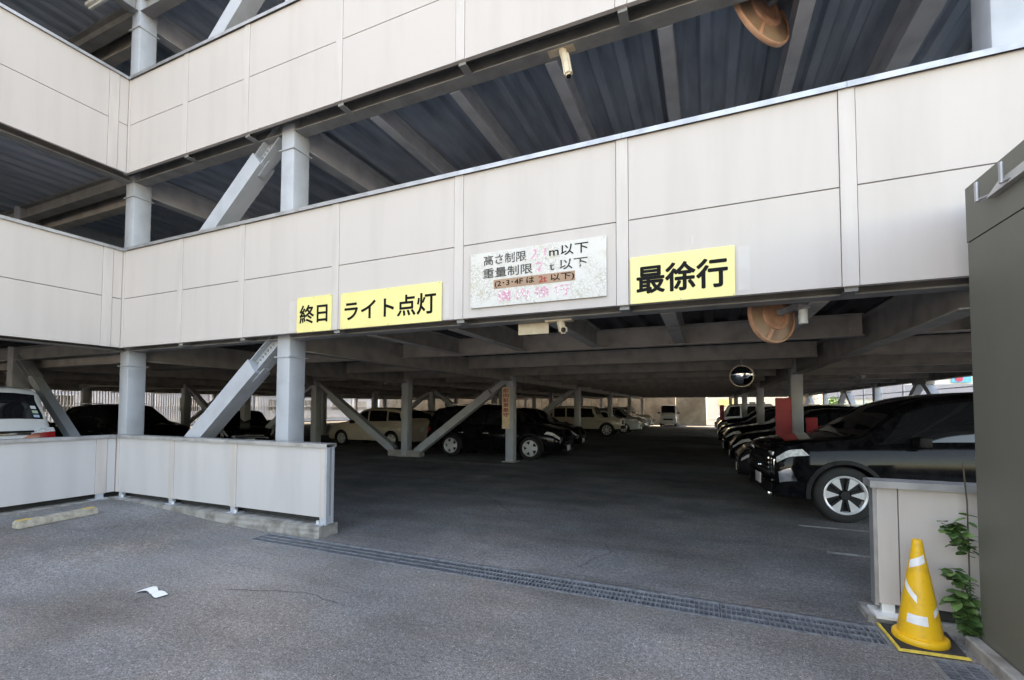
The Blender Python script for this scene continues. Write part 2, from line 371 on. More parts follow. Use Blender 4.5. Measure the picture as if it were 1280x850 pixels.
# parking lines
def pline(x0, y0, x1, y1, z=.008):
    b = MB(); b.face([(x0, y0, z), (x1, y0, z), (x1, y1, z), (x0, y1, z)]); put('parking_line', b.mesh('parking_line', M['line']), kind='structure')
for k in range(12): pline(1.15, 7.24+2.5*k, 6.1, 7.32+2.5*k)
pline(1.22, 6.02, 1.62, 6.10)
for k in range(12): pline(-10.2, 11.55+2.5*k, -5.0, 11.63+2.5*k)
b = MB(); n = 24                                           # the forecourt rises gently towards the wing
def rise(x): s_ = min(1, max(0, (-5.16-x)/3.4)); return -.004+.144*s_*s_*(3-2*s_)
xs_ = [-5.16-3.61*i/n for i in range(n+1)]
for a, c in zip(xs_[:-1], xs_[1:]): b.face([(a, -12, rise(a)), (a, 4.215, rise(a)), (c, 4.215, rise(c)), (c, -12, rise(c))])
bmesh.ops.remove_doubles(b.b, verts=b.b.verts[:], dist=1e-5)
put('forecourt_slope', b.mesh('forecourt_slope', M['asphalt'], 60), kind='structure')
# cracks in the floor near the entrance and on the forecourt
def crack(pts, wd, z):
    b = MB(); P = []
    for (x0, y0), (x1, y1) in zip(pts[:-1], pts[1:]):
        for k in range(5): t = k/5; P.append((x0+(x1-x0)*t+random.uniform(-.03, .03), y0+(y1-y0)*t+random.uniform(-.03, .03)))
    P.append(pts[-1])
    for i, (a, c) in enumerate(zip(P[:-1], P[1:])):
        d = Vector((c[0]-a[0], c[1]-a[1])); n_ = Vector((-d.y, d.x)).normalized(); w0 = wd*(1-i/len(P)*.6); w1 = wd*(1-(i+1)/len(P)*.6)
        b.face([(a[0]-n_.x*w0, a[1]-n_.y*w0, z), (c[0]-n_.x*w1, c[1]-n_.y*w1, z), (c[0]+n_.x*w1, c[1]+n_.y*w1, z), (a[0]+n_.x*w0, a[1]+n_.y*w0, z)])
    put('asphalt_crack', b.mesh('asphalt_crack', M['dark']), kind='structure')
crack([(-2.73, 6.43), (-3.07, 6.83), (-3.55, 7.34), (-3.94, 7.66), (-4.6, 7.9)], .006, .0075)
crack([(-1.2, 4.5), (-1.0, 5.1), (-1.15, 5.7)], .004, .0075)
crack([(-3.9, 2.75), (-3.2, 2.95), (-2.6, 2.9)], .0035, .003)

# ================================================================== GARAGE
G = thing('parking_garage', 'three storey open parking garage with cream parapet panels and grey steel frame', 'building', (-8.75, 4.28, 0))
ST = 2.894
BOT = [2.556, 2.556+ST]
STRIPX = [-7.27, -5.92, -4.215, -2.46, -.70, 1.06, 2.82, 4.58, 6.30]
def panel_mesh(wd, h, key='panel', t=.045, r=.003):
    def mk():
        b = MB(); b.hull([(0, t, 0), (wd, t, 0), (wd, t, h), (0, t, h)] + [(r, 0, r), (wd-r, 0, r), (wd-r, 0, h-r), (r, 0, h-r)])
        # front chamfer ring
        return b.mesh('panel', M[key])
    return cached((key, round(wd, 3), round(h, 3)), mk)
def strip_mesh(wd, h):
    def mk():
        b = MB(); b.bevbox(0, 0, 0, wd, .05, h, .004); return b.mesh('joint_strip', M['strip'])
    return cached(('strip', round(wd, 3), round(h, 3)), mk)
def coping_mesh(L):
    def mk():
        b = MB(); b.prism([(-.028, -.005), (.128, -.005), (.128, -.045), (.132, -.045), (.132, .002), (.05, .006), (-.032, .002), (-.032, -.045), (-.028, -.045)], 'x', .0015, L-.0015)
        return b.mesh('coping', M['coping'])
    return cached(('cop', round(L, 3)), mk)
def bracket_mesh():
    def mk():
        b = MB(); b.box(-.045, 0, -.035, .045, .006, .05); b.box(-.045, .006, -.035, .045, .20, -.029); b.box(-.02, .1, -.029, .02, .106, .05)
        return b.mesh('bracket', M['edge'])
    return cached('bracket', mk)
WX, FY = -8.75, 4.283
def parapet(zb, zt, lvl):
    """front run and wing run of one storey's parapet"""
    hs = ((zb+.002, zb+.7965), (zb+.8015, zt-.04))
    b = MB(); b.box(WX-.1, FY+.052, zb+.015, 6.42, FY+.095, zt-.05); b.box(WX-.1, -9.5, zb+.015, WX-.055, FY+.05, zt-.05)
    P = reg(put('parapet', b.mesh('parapet', M['dark']), G))
    # front
    edges = [WX+.04]+STRIPX
    put('joint_strip', strip_mesh(.14, zt-zb-.04), P, (WX-.098, FY-.008, zb))
    last = WX+.042
    for x in STRIPX:
        for z0, z1 in hs: put('panel', panel_mesh(x-.055-last-.004, z1-z0), P, (last+.002, FY, z0))
        put('joint_strip', strip_mesh(.11, zt-zb-.04), P, (x-.055, FY-.008, zb))
        put('bracket', bracket_mesh(), P, (x+.01, FY+.03, zb))
        last = x+.055
    ce = [WX-.03, -7.30]+STRIPX[1:-1]+[6.42]
    for a, c in zip(ce[:-1], ce[1:]): put('coping', coping_mesh(c-a), P, (a, FY, zt-.002))
    # wing (panels face +X)
    rz = (0, 0, R(90))
    put('joint_strip', strip_mesh(.13, zt-zb-.04), P, (WX+.008, 4.01, zb), rz)
    for z0, z1 in hs: put('panel', panel_mesh(FY-.012-4.142, z1-z0), P, (WX, 4.142, z0), rz)
    y1 = 4.01
    for k in range(6):
        y0 = y1-1.65
        for z0, z1 in hs: put('panel', panel_mesh(1.646, z1-z0), P, (WX, y0+.002, z0), rz)
        put('joint_strip', strip_mesh(.11, zt-zb-.04), P, (WX+.008, y0-.11, zb), rz)
        put('bracket', bracket_mesh(), P, (WX-.03, y0-.055, zb), rz)
        y1 = y0-.11
    yy = FY-.035
    while yy > -9:
        put('coping', coping_mesh(1.76), P, (WX, yy-1.76, zt-.002), rz); yy -= 1.76
    return P
PR = parapet(BOT[0], 4.185, 2)
for x0, x1, z0, z1 in ((.27, .36, 2.60, 2.98), (-4.985, -4.865, 2.57, 2.97), (-2.64, -2.58, 2.58, 2.95), (-.093, -.083, 3.05, 3.13)):
    b = MB(); b.box(x0, FY-.0015, z0, x1, FY+.001, z1); put('tape_mark', b.mesh('tape_mark', M['fadedwhite']), PR)
parapet(BOT[1], 7.065, 3)

# decks: slab + corrugated soffit
def deck(z):
    b = MB(); b.box(-36.3, 4.42, z, 6.4, 44.0, z+.11); b.box(-36.3, -9.4, z, WX-.12, 4.42, z+.11)
    D = reg(put('deck', b.mesh('deck', M['slab']), G))
    s = MB(); x = -36.3; p = .30
    while x < 6.3:
        y0 = -9.35 if x+p < WX-.12 else 4.44
        pr = [(x, z-.062), (x+.10, z-.062), (x+.14, z-.004), (x+.26, z-.004), (x+p, z-.062)]
        for (a, za), (c, zc) in zip(pr[:-1], pr[1:]):
            s.face([(a, y0, za), (c, y0, zc), (c, 43.9, zc), (a, 43.9, za)])
        x += p
    bmesh.ops.remove_doubles(s.b, verts=s.b.verts[:], dist=1e-5)
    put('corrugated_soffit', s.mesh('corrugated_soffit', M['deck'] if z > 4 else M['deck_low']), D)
DECK = [2.865, 2.865+ST, 8.775]
for z in DECK: deck(z)
b = MB(); b.box(WX-.1, FY, 9.15, 6.42, FY+.1, 11.3); b.box(WX-.1, -9.5, 9.15, WX, FY, 11.3); b.box(-36.4, 43.6, 9.0, 6.4, 44, 11.3)
put('roof_parapet', b.mesh('roof_parapet', M['panel']), G)

def hbeam_mesh(L, d, wd, key='beam', tf=.014, tw=.009):      # along +X, top at z=0
    def mk():
        b = MB(); b.box(0, -wd/2, -tf, L, wd/2, 0); b.box(0, -wd/2, -d, L, wd/2, -d+tf); b.box(0.001, -tw/2, -d+tf, L-.001, tw/2, -tf)
        return b.mesh('beam', M[key])
    return cached(('hb', round(L, 3), d, wd, key), mk)
def beam(p, q, d, wd, key='beam'):
    p, q = Vector(p), Vector(q); L = (q-p).length
    return reg(put('beam', hbeam_mesh(L, d, wd, key), G, p, (0, 0, math.atan2(q.y-p.y, q.x-p.x))))
def splice_mesh():
    def mk():
        b = MB(); b.box(0, -.012, -.25, .16, .012, -.06); b.mi = 1
        for i in range(2):
            for j in range(4): b.cyl((.04+.08*i, -.012, -.085-.048*j), (.04+.08*i, -.024, -.085-.048*j), .012, 6)
        return b.mesh('splice_plate', [M['beam'], M['bolt']])
    return cached('splice', mk)

MAINX = [1.95, -5.3, -9.05, -13.0, -16.7, -20.4, -28.2]
TOP = [DECK[0]-.064, DECK[1]-.064, DECK[2]-.064]
CROSSY = [7.0+2.55*k for k in range(15)]
for lv, zt in enumerate(TOP):
    yend = 43.8 if lv == 0 else 22.0
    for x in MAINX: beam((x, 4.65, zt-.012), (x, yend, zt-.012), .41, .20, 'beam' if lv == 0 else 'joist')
    if lv == 0: beam((6.2, 4.65, zt-.012), (6.2, 43.8, zt-.012), .36, .18)
    # edge beams: front (two lengths) and wing
    beam((-36, 4.565, zt-.01), (-9.15, 4.565, zt-.01), .262+.0, .18, 'edge')
    beam((-8.95, 4.565, zt-.01), (6.35, 4.565, zt-.01), .262, .18, 'edge')
    beam((-9.03, -9.2, zt-.01), (-9.03, 4.46, zt-.01), .262, .18, 'edge')
    for k, y in enumerate(CROSSY if lv == 0 else CROSSY[:4]):
        spans = [(-5.19, 1.84), (-8.94, -5.41), (-12.89, -9.16), (-16.59, -13.11), (-20.29, -16.81), (-28.1, -20.51), (-36, -28.3)]+([(2.06, 6.1)] if lv == 0 else [])
        for i, (a, c) in enumerate(spans):
            bm_ = beam((a, y, zt-.002), (c, y, zt-.002), .285, .15)
            if i == 0 and k < 3:
                put('splice_plate', splice_mesh(), bm_, (a+.01, y-.003, zt)); put('splice_plate', splice_mesh(), bm_, (c-.17, y-.003, zt))
    # joists of the front bay
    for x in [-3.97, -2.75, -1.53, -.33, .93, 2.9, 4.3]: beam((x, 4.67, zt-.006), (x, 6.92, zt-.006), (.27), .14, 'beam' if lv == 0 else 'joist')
    # wing cross beams along -X from the wing edge
    for y in (0.9, -2.8, -6.5): beam((-36, y, zt-.006), (-9.14, y, zt-.006), .30, .16, 'joist')
    beam((-36, 4.85, zt-.012), (-9.2, 4.85, zt-.012), .40, .18)
# columns
def col_mesh(h, wx=.25, wy=.28):
    def mk():
        b = MB(); b.bevbox(-wx/2, -wy/2, -.02, wx/2, wy/2, h, .028)
        return b.mesh('column', M['steel'], 40)
    return cached(('col', h, wx, wy), mk)
def collar():
    def mk():
        b = MB(); b.box(-.142, -.16, -.006, .142, .16, .006); return b.mesh('collar_plate', M['steel'])
    return cached('collar', mk)
def base_plate():
    def mk():
        b = MB(); b.box(-.2, -.21, .004, .2, .21, .03); return b.mesh('base_plate', M['beam'])
    return cached('bp', mk)
for x in [1.95, -5.31, -9.03, -13.0, -16.7, -20.4, -28.2]:
    for y in [4.61, 12.4, 20, 27.6, 35.2, 42.8]:
        if x == 1.95 and y < 5: x_ = 2.14
        else: x_ = x
        tall = y < 13 or x == -9.03
        c = reg(put('column', col_mesh(8.76 if tall else 2.85), G, (x_, y, 0)))
        put('collar_plate', collar(), c, (x_, y, 2.285))
        if tall: put('collar_plate', collar(), c, (x_, y, 2.285+ST)); put('collar_plate', collar(), c, (x_, y, 8.16))
        if y > 5: put('base_plate', base_plate(), c, (x_, y, 0))
for y in (.9, -2.8, -6.5):
    put('column', col_mesh(8.76), G, (-9.03, y, 0))
for y in (6.4, 14.0, 22.0, 30.4, 39.0): put('column', col_mesh(2.85), G, (6.2, y, 0))
for y in (8, 16, 24, 32, 40): put('column', col_mesh(2.85), G, (-36, y, 0))
# V braces: square tubes with gusset plates at the upper end
def brace(p, q, sz=.23, gus=True):
    p, q = Vector(p), Vector(q); d = (q-p).normalized(); L = (q-p).length
    e = q-d*(.62 if gus else .3)
    b = MB(); b.bar(p, e, sz, sz)
    br = reg(put('brace', b.mesh('brace', M['steel']), G))
    g = MB(); g.bar(e-d*.30, q, .02, sz*.86); g.mi = 0
    nrm = d.cross(Vector((0, 1, 0))).normalized()
    g.bar(e-d*.1+nrm*(sz*.40), q+nrm*(sz*.40), .20, .012); g.bar(e-d*.1-nrm*(sz*.40), q-nrm*(sz*.40), .20, .012)
    put('gusset_plate', g.mesh('gusset_plate', M['steel']), br)
    bt = MB()
    for i in range(7):
        for s in (-1, 1):
            c = e+d*(.03+.065*i)+nrm*(s*.045); bt.cyl(c+Vector((0, -.01, 0)), c+Vector((0, -.03, 0)), .017, 6)
    put('bolts', bt.mesh('bolts', M['bolt']), br, kind='stuff')
    fl = MB()
    for s in (-1, 1):
        c = e-d*.02+nrm*(s*(sz*.5+.012)); fl.bar(c-d*.16, c+d*.12, .10, .012)
    put('flange_plate', fl.mesh('flange_plate', M['steel']), br)
def vframe(xc, xl, xr, y, z0, zt, sides=(1, 1), sz=.23, sl=None):
    if sides[1]: brace((xc+.45, y, z0), (xr-.15, y, zt), sz)
    if sides[0]: brace((xc-.45, y, z0), (xl+.15, y, zt), sl or sz)
    b = MB(); b.box(xc-.62, y-.14, z0-.16, xc+.62, y+.14, z0+.04)
    put('brace_foot', b.mesh('brace_foot', M['beam']), G)
vframe(-9.03, -13.0, -5.31, 4.60, .0, 2.58, sz=.245, sl=.15)
vframe(-9.03, -13.0, -5.31, 4.60, 2.98, 5.60, (0, 1), sz=.245)
vframe(-9.03, -13.0, -5.31, 4.60, 5.90, 8.62, (0, 1), sz=.245)
vframe(-9.05, -13.0, -5.31, 12.4, .17, 2.42)
vframe(-9.05, -13.0, -5.31, 20.0, .17, 2.42)
vframe(-16.7, -20.4, -13.0, 12.4, .17, 2.42, sz=.2)
vframe(-16.7, -20.4, -13.0, 20.0, .17, 2.42, sz=.2)
def aframe(x, yc, dy, zt=2.46):
    for s in (-1, 1):
        b = MB(); b.bar((x, yc+s*.12, zt), (x, yc+s*dy, .3), .18, .2, (1, 0, 0)); put('brace', b.mesh('brace', M['steel']), G)
    b = MB(); b.box(x-.11, yc-.5, zt-.12, x+.11, yc+.5, zt+.05); put('gusset_plate', b.mesh('gusset_plate', M['beam']), G)
aframe(6.2, 17.9, 2.9); aframe(6.2, 26.3, 3.1); aframe(6.2, 34.8, 3.0)
aframe(-28.2, 19.5, 2.6)
# handrail and mullion inside the right-hand side opening
b = MB()
for y in (19.9, 24.2, 28.3): b.cyl((6.35, y, 0), (6.35, y, 2.5), .03, 8)
b.cyl((6.35, 6, 2.18), (6.35, 43, 2.18), .02, 6)
put('side_rail', b.mesh('side_rail', M['offwhite_pipe']), G)
# frosted screen and its mullion at the right end of the upper opening
b = MB(); b.box(2.27, 4.62, 4.0, 5.2, 4.65, 5.52); put('screen_panel', b.mesh('screen_panel', M['frost']), G)

# ================================================================== LOW WALLS
def low_wall_left():
    T = thing('low_wall', 'low cream panel wall with grey coping that turns the inner corner left of the entrance', 'wall', (-6.5, 4.34, 0))
    zb, zt = .235, 1.145
    rz = (0, 0, R(90))
    xs = [-7.345, -5.985]
    b = MB(); b.box(WX-.06, FY+.052, zb+.02, -4.30, FY+.08, zt-.05); b.box(WX-.08, -9, zb+.02, WX-.055, FY+.05, zt-.05)
    put('backing_sheet', b.mesh('backing_sheet', M['edge']), T)
    put('joint_strip', strip_mesh(.16, zt-zb-.04), T, (WX-.10, FY-.006, zb))
    last = WX+.062
    for x in xs+[None]:
        e = x-.065 if x else -4.40
        put('panel', panel_mesh(e-last-.004, zt-zb-.045, 'panel_low'), T, (last+.002, FY, zb+.002))
        if x: put('joint_strip', strip_mesh(.13, zt-zb-.04), T, (x-.065, FY-.006, zb)); last = x+.065
    put('joint_strip', strip_mesh(.075, zt-zb-.04), T, (-4.40, FY-.006, zb))
    # end post: two flanges and a web
    p = MB(); p.box(-4.323, FY-.004, .155, -4.295, FY+.03, zt-.045); p.box(-4.318, FY+.03, .155, -4.303, FY+.09, zt-.045); p.box(-4.323, FY+.09, .155, -4.295, FY+.12, zt-.045)
    put('end_post', p.mesh('end_post', M['steel']), T)
    ce = [WX-.03, -7.0, -5.2, -4.275]
    for a, c in zip(ce[:-1], ce[1:]): put('coping', coping_mesh(c-a), T, (a, FY, zt))
    put('joint_strip', strip_mesh(.14, zt-zb-.04), T, (WX+.006, 4.01, zb), rz)
    put('panel', panel_mesh(.115, zt-zb-.045, 'panel_low'), T, (WX, 4.152, zb+.002), rz)
    y1 = 4.01
    for k in range(6):
        put('panel', panel_mesh(1.636, zt-zb-.045, 'panel_low'), T, (WX, y1-1.638, zb+.002), rz); y1 -= 1.64
        put('joint_strip', strip_mesh(.13, zt-zb-.04), T, (WX+.006, y1-.13, zb), rz); y1 -= .13
    yy = FY-.035
    for k in range(6): put('coping', coping_mesh(1.76), T, (WX, yy-1.76, zt), rz); yy -= 1.76
    b = MB(); b.box(WX-.05, 4.415, .085, -4.36, 4.43, .30); b.box(WX-.16, -9, .04, WX-.14, 4.40, .30); put('gap_shade', b.mesh('gap_shade', M['dark']), T)  # dark strips standing in for the shade in the gap under the panels
    # feet: short posts on base plates
    for x in (-8.62, -7.345, -5.985, -4.36):
        f = MB(); f.box(x-.045, FY+.004, .14, x+.045, FY+.05, zb); f.box(x-.08, FY-.03, .15, x+.035 if x > -5 else x+.11, FY+.1, .164); f.mi = 1; xo = -.06 if x > -5 else .085; f.cyl((x+xo, FY-.01, .164), (x+xo, FY-.01, .20), .018, 8)
        put('post_foot', f.mesh('post_foot', [M['steel'], M['white']]), T)
    for y in (4.08, 2.3):
        f = MB(); f.box(WX-.05, y-.045, .05, WX-.004, y+.045, zb); f.box(WX-.1, y-.12, .14, WX+.03, y+.09, .162)
        put('post_foot', f.mesh('post_foot', M['steel']), T)
    k = MB(); k.hull([(WX-.2, 4.20, -.05), (-4.32, 4.20, -.05), (-4.32, 4.5, -.05), (WX-.2, 4.5, -.05), (WX-.2, 4.20, .155), (-4.32, 4.20, .145), (-4.32, 4.5, .145), (WX-.2, 4.5, .155)])
    k.box(WX-.22, -9, -.05, WX+.07, 4.195, .152)
    bmesh.ops.subdivide_edges(k.b, edges=k.b.edges[:], cuts=5, use_grid_fill=True)
    for v in k.b.verts:
        if v.co.z > -.04: v.co.z += random.uniform(-.004, .004); v.co.y += random.uniform(-.004, .004)
    put('concrete_kerb', k.mesh('concrete_kerb', M['concrete']), T)
low_wall_left()
def low_wall_right():
    T = thing('low_wall', 'short cream panel wall end with galvanised cap right of the entrance behind the yellow cone', 'wall', (1.5, 4.33, 0))
    zb, zt = .14, 1.055
    put('joint_strip', strip_mesh(.125, zt-zb-.035), T, (1.185, FY-.004, zb))
    put('panel', panel_mesh(3.0, zt-zb-.03, 'panel'), T, (1.315, FY, zb+.002))
    b = MB(); b.box(1.16, FY+.0, zb-.02, 1.184, FY+.09, zt-.02); put('end_post', b.mesh('end_post', M['coping']), T)
    b = MB(); b.box(1.19, FY+.05, zb+.02, 4.3, FY+.09, zt-.05); put('backing_sheet', b.mesh('backing_sheet', M['edge']), T)
    b = MB(); b.prism([(FY-.045, zt-.05), (FY+.13, zt-.05), (FY+.13, zt), (FY+.05, zt+.012), (FY-.045, zt)], 'x', 1.135, 4.3); put('coping', b.mesh('coping', M['coping']), T)
    b = MB(); b.box(1.14, 4.19, .055, 1.40, 4.40, .075); b.box(1.2, FY+.005, .075, 1.28, FY+.05, zb); put('base_plate', b.mesh('base_plate', M['white']), T)
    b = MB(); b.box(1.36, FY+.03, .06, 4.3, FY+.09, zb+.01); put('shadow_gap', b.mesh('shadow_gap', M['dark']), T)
    k = MB(); k.box(1.10, 4.235, -.05, 4.3, 4.5, .055)
    put('concrete_kerb', k.mesh('concrete_kerb', M['concrete']), T)
low_wall_right()

# ================================================================== HOARDING ON THE RIGHT
T = thing('hoarding_wall', 'tall grey-green metal wall with rod brackets along its top at the right edge', 'wall', (1.8, 1.0, 0))
b = MB(); b.box(1.655, -6, .0, 2.2, 4.02, 2.72); put('lower_panel', b.mesh('lower_panel', M['green_wall']), T)
b = MB(); b.box(1.660, -6, 2.7205, 2.2, 4.016, 2.7275); put('joint', b.mesh('joint', M['dark']), T)
b = MB(); b.box(1.652, -6, 2.728, 2.2, 4.024, 3.10); put('upper_panel', b.mesh('upper_panel', M['green_wall']), T)
b = MB(); b.hull([(1.615, -6, 2.90), (1.652, -6, 2.90), (1.652, 3.70, 2.90), (1.615, 3.70, 2.90), (1.630, -6, 2.965), (1.652, -6, 2.975), (1.652, 3.60, 2.975), (1.630, 3.60, 2.965)])
put('flashing', b.mesh('flashing', M['flashing']), T)
for y in (3.76, 3.50, 3.1, 2.6):
    b = MB(); b.tube([(1.652, y-.08, 2.925), (1.60, y, 2.92)], .008, 8); b.cyl((1.60, y, 2.912), (1.60, y, 3.035), .0125, 10)
    put('rod_bracket', b.mesh('rod_bracket', M['coping'], 40), T)
b = MB(); b.box(1.575, -6, -.05, 1.654, 4.05, .085); bmesh.ops.bevel(b.b, geom=b.b.edges[:], offset=.01, segments=1, affect='EDGES'); put('concrete_kerb', b.mesh('concrete_kerb', M['concrete']), T)

# ================================================================== SIGNS
def sign(label, x0, x1, z0, z1, key, texts):
    t = thing('sign', label, 'sign', ((x0+x1)/2, 4.262, z0))
    b = MB(); b.bevbox(x0, 4.258, z0, x1, 4.272, z1, .003); put('board', b.mesh('board', M[key]), t)
    W, H = x1-x0, z1-z0
    for body, fx0, fx1, ft, fb, mk, bold in texts:
        me = text_mesh(body, x0+fx0*W, x0+fx1*W, z1-fb*H, z1-ft*H, 4.2565, M[mk], bold)
        if len(body) > 1 and all(ord(ch) > 0x3000 for ch in body):
            n_ = len(body)
            for k in range(n_):
                bm = bmesh.new(); bm.from_mesh(me); bm.faces.ensure_lookup_table()
                kill = [f for f in bm.faces if min(n_-1, max(0, int((f.calc_center_median().x-(x0+fx0*W))/((fx1-fx0)*W)*n_))) != k]
                bmesh.ops.delete(bm, geom=kill, context='FACES'); m2 = me.copy(); bm.to_mesh(m2); bm.free(); put('lettering', m2, t)
        else: put('lettering', me, t)
    n = MB()
    for fx in (.015, .5, .985):
        for z in (z0+.012, z1-.012): n.cyl((x0+fx*W, 4.258, z), (x0+fx*W, 4.255, z), .006, 8)
    put('screws', n.mesh('screws', M['bolt']), t)
    return t
sign('small pale yellow sign reading 終日 in black, left of the strip', -4.83, -4.245, 2.55, 3.0, 'yellow', [('終日', .10, .89, .24, .75, 'black_ink', .022)])
sign('long pale yellow sign reading ライト点灯 in black', -4.10, -2.66, 2.55, 2.99, 'yellow', [('ライト点灯', .05, .95, .25, .78, 'black_ink', .022)])
sign('pale yellow sign reading 最徐行 in bold black near the right', -.625, .245, 2.555, 2.99, 'yellow', [('最徐行', .07, .93, .22, .79, 'black_ink', .028)])
t = sign('weathered white height and weight limit sign with peeling surface and brown strip', -2.30, -.845, 2.655, 3.235, 'board', [
    ('高さ制限', .11, .44, .06, .24, 'worn_ink', .014), ('m以下', .61, .88, .06, .235, 'black_ink', .014),
    ('重量制限', .105, .485, .30, .475, 'worn_ink', .014), ('t 以下', .61, .875, .31, .48, 'worn_ink', .018),
    ('2.1', .475, .585, .06, .23, 'pink_ink', .005), ('2', .51, .565, .30, .46, 'pink_ink', .005),
    ('構 内 徐 行', .22, .75, .73, .92, 'pink_ink', .016)])
b = MB(); b.box(-2.30+.19*1.455, 4.2555, 2.655+.315*.58, -2.30+.79*1.455, 4.258, 2.655+.48*.58); put('brown_strip', b.mesh('brown_strip', M['brown']), t)
X0 = -2.30
put('lettering', text_mesh('(2･3･4F は', X0+.2*1.455, X0+.50*1.455, 2.655+.33*.58, 2.655+.46*.58, 4.254, M['black_ink'], .014), t)
put('lettering', text_mesh('2t', X0+.535*1.455, X0+.59*1.455, 2.655+.345*.58, 2.655+.45*.58, 4.254, M['red_ink'], .045), t)
put('lettering', text_mesh('以下)', X0+.62*1.455, X0+.785*1.455, 2.655+.33*.58, 2.655+.46*.58, 4.254, M['black_ink'], .016), t)
# vertical notice on the interior pillar
t = thing('pillar_notice', 'narrow beige vertical notice with red lettering on the first aisle column', 'notice', (-5.39, 12.25, .95))
b = MB(); b.box(-5.525, 12.238, .98, -5.285, 12.252, 2.20); put('board', b.mesh('board', M['notice']), t)
put('lettering', text_mesh('前向駐車厳守', -5.49, -5.32, 1.32, 2.17, 12.236, M['red_ink'], .02, vertical=True), t)
# blank hanging plate under the edge beam
b = MB(); b.bevbox(-1.91, 4.66, 2.405, -1.555, 4.675, 2.528, .003)
tag(put('hanging_plate', b.mesh('hanging_plate', M['cream'])), 'blank beige plate hanging under the edge beam below the weathered sign', 'plate')

# ================================================================== MIRRORS AND CAMERAS
def mirror(label, c, r, nrm, post_top, big=True):
    t = thing('traffic_mirror', label, 'mirror', c)
    n = Vector(nrm).normalized(); q = n.to_track_quat('Z', 'Y').to_matrix().to_4x4(); q.translation = c      # +Z of the disc is the mirror side
    b = MB(); b.lathe([(r*.93, -.002), (r*.95, -.014), (r*.99, -.012), (r*1.01, .004), (r*1.0, .03), (r*.97, .034), (r*.93, .02)], 40, q); put('rim', b.mesh('rim', M['orange'], 50), t)
    b = MB(); b.lathe([(r*.97, .004), (r*.9, .0), (r*.74, -.012), (r*.58, -.03), (r*.50, -.036)], 40, q); put('back_shell', b.mesh('back_shell', M['orange_dull'], 50), t)
    b = MB(); b.lathe([(r*.56, -.030), (r*.55, -.052), (r*.42, -.056), (r*.41, -.038), (.0001, -.04)], 40, q); put('back_ring', b.mesh('back_ring', M['orange'], 40), t)
    b = MB(); b.lathe([(r*.93, .02), (r*.6, .045), (r*.3, .058), (.0001, .062)], 40, q); put('mirror_face', b.mesh('mirror_face', M['mirror'], 60), t)
    b = MB()
    for a in (R(50), R(170), R(290)):
        u = Vector((math.cos(a), math.sin(a), 0)); b.bar(q @ (u*r*.57+Vector((0, 0, -.034))), q @ (u*r*.93+Vector((0, 0, -.004))), .035, .014, n)
    put('back_rib', b.mesh('back_rib', M['orange']), t)
    ctr = q @ Vector((0, 0, -.066)); pt = Vector(post_top)
    b = MB(); b.cyl(pt, (pt.x, pt.y, pt.z-.38), .038, 14); put('post', b.mesh('post', M['offwhite_pipe'], 40), t)
    b = MB(); p2 = Vector((pt.x, pt.y, pt.z-.2)); b.bar(ctr, p2, .05, .05); b.box(pt.x-.05, pt.y-.05, pt.z-.25, pt.x+.05, pt.y+.05, pt.z-.13)
    put('clamp', b.mesh('clamp', M['zinc']), t)
    return t
mirror('orange backed traffic mirror hanging below the edge beam right of the 最徐行 sign', (.61, 5.02, 2.50), .275, (-.66, .78, -.10), (.83, 4.83, 2.75))
mirror('orange backed traffic mirror hanging in the upper opening at the top of the photo', (.57, 5.05, 5.60), .40, (-.72, .66, -.2), (.86, 4.85, 5.85))
t = thing('convex_mirror', 'small dark round convex mirror hanging over the aisle', 'mirror', (.61, 9.3, 2.2))
q = Vector((-.12, -1, -.25)).normalized().to_track_quat('Z', 'Y').to_matrix().to_4x4(); q.translation = (.62, 9.36, 2.19)
b = MB(); b.lathe([(.20, -.01), (.208, .0), (.20, .014), (.185, .012)], 32, q); put('rim', b.mesh('rim', M['cream'], 50), t)
b = MB(); b.lathe([(.19, .01), (.15, .05), (.09, .08), (.0001, .09)], 32, q); put('mirror_face', b.mesh('mirror_face', M['mirror'], 60), t)
b = MB(); b.lathe([(.20, -.01), (.12, -.05), (.0001, -.06)], 32, q); put('back_shell', b.mesh('back_shell', M['trim'], 50), t)
b = MB(); b.tube([(.62, 9.42, 2.19), (.62, 9.52, 2.3), (.62, 9.52, 2.54)], .018, 8); put('arm', b.mesh('arm', M['zinc']), t)
def cctv(label, x, y, z, down=False):
    t = thing('security_camera', label, 'camera', (x, y, z))
    b = MB(); b.box(x-.16, y-.05, z-.02, x+.13, y+.05, z); b.box(x-.16, y-.05, z, x-.145, y+.05, z+.03); b.box(x+.115, y-.05, z, x+.13, y+.05, z+.03); put('mounting_plate', b.mesh('mounting_plate', M['cream']), t)
    b = MB(); b.cyl((x+.0, y, z-.02), (x+.02, y-.01, z-.11), .045, 12, .038); put('swivel', b.mesh('swivel', M['cream'], 40), t)
    hp, hq = ((x+.03, y-.02, z-.08), (x+.085, y-.07, z-.37)) if down else ((x+.0, y+.06, z-.085), (x+.05, y-.07, z-.12))
    b = MB(); b.bar(hp, hq, .085, .085, (0, 1, 0) if down else (0, 0, 1)); bmesh.ops.bevel(b.b, geom=b.b.edges[:], offset=.02, segments=2, affect='EDGES')
    put('housing', b.mesh('housing', M['cream'], 40), t)
    dd = (Vector(hq)-Vector(hp)).normalized(); b = MB(); b.cyl(Vector(hq)-dd*.002, Vector(hq)+dd*.006, .026, 12); put('lens', b.mesh('lens', M['glass'], 40), t)
cctv('cream security camera under the edge beam of the upper opening', -1.36, 4.56, 5.44, True)
cctv('small cream security camera under the lower edge beam beside the blank plate', -1.40, 4.60, 2.53)

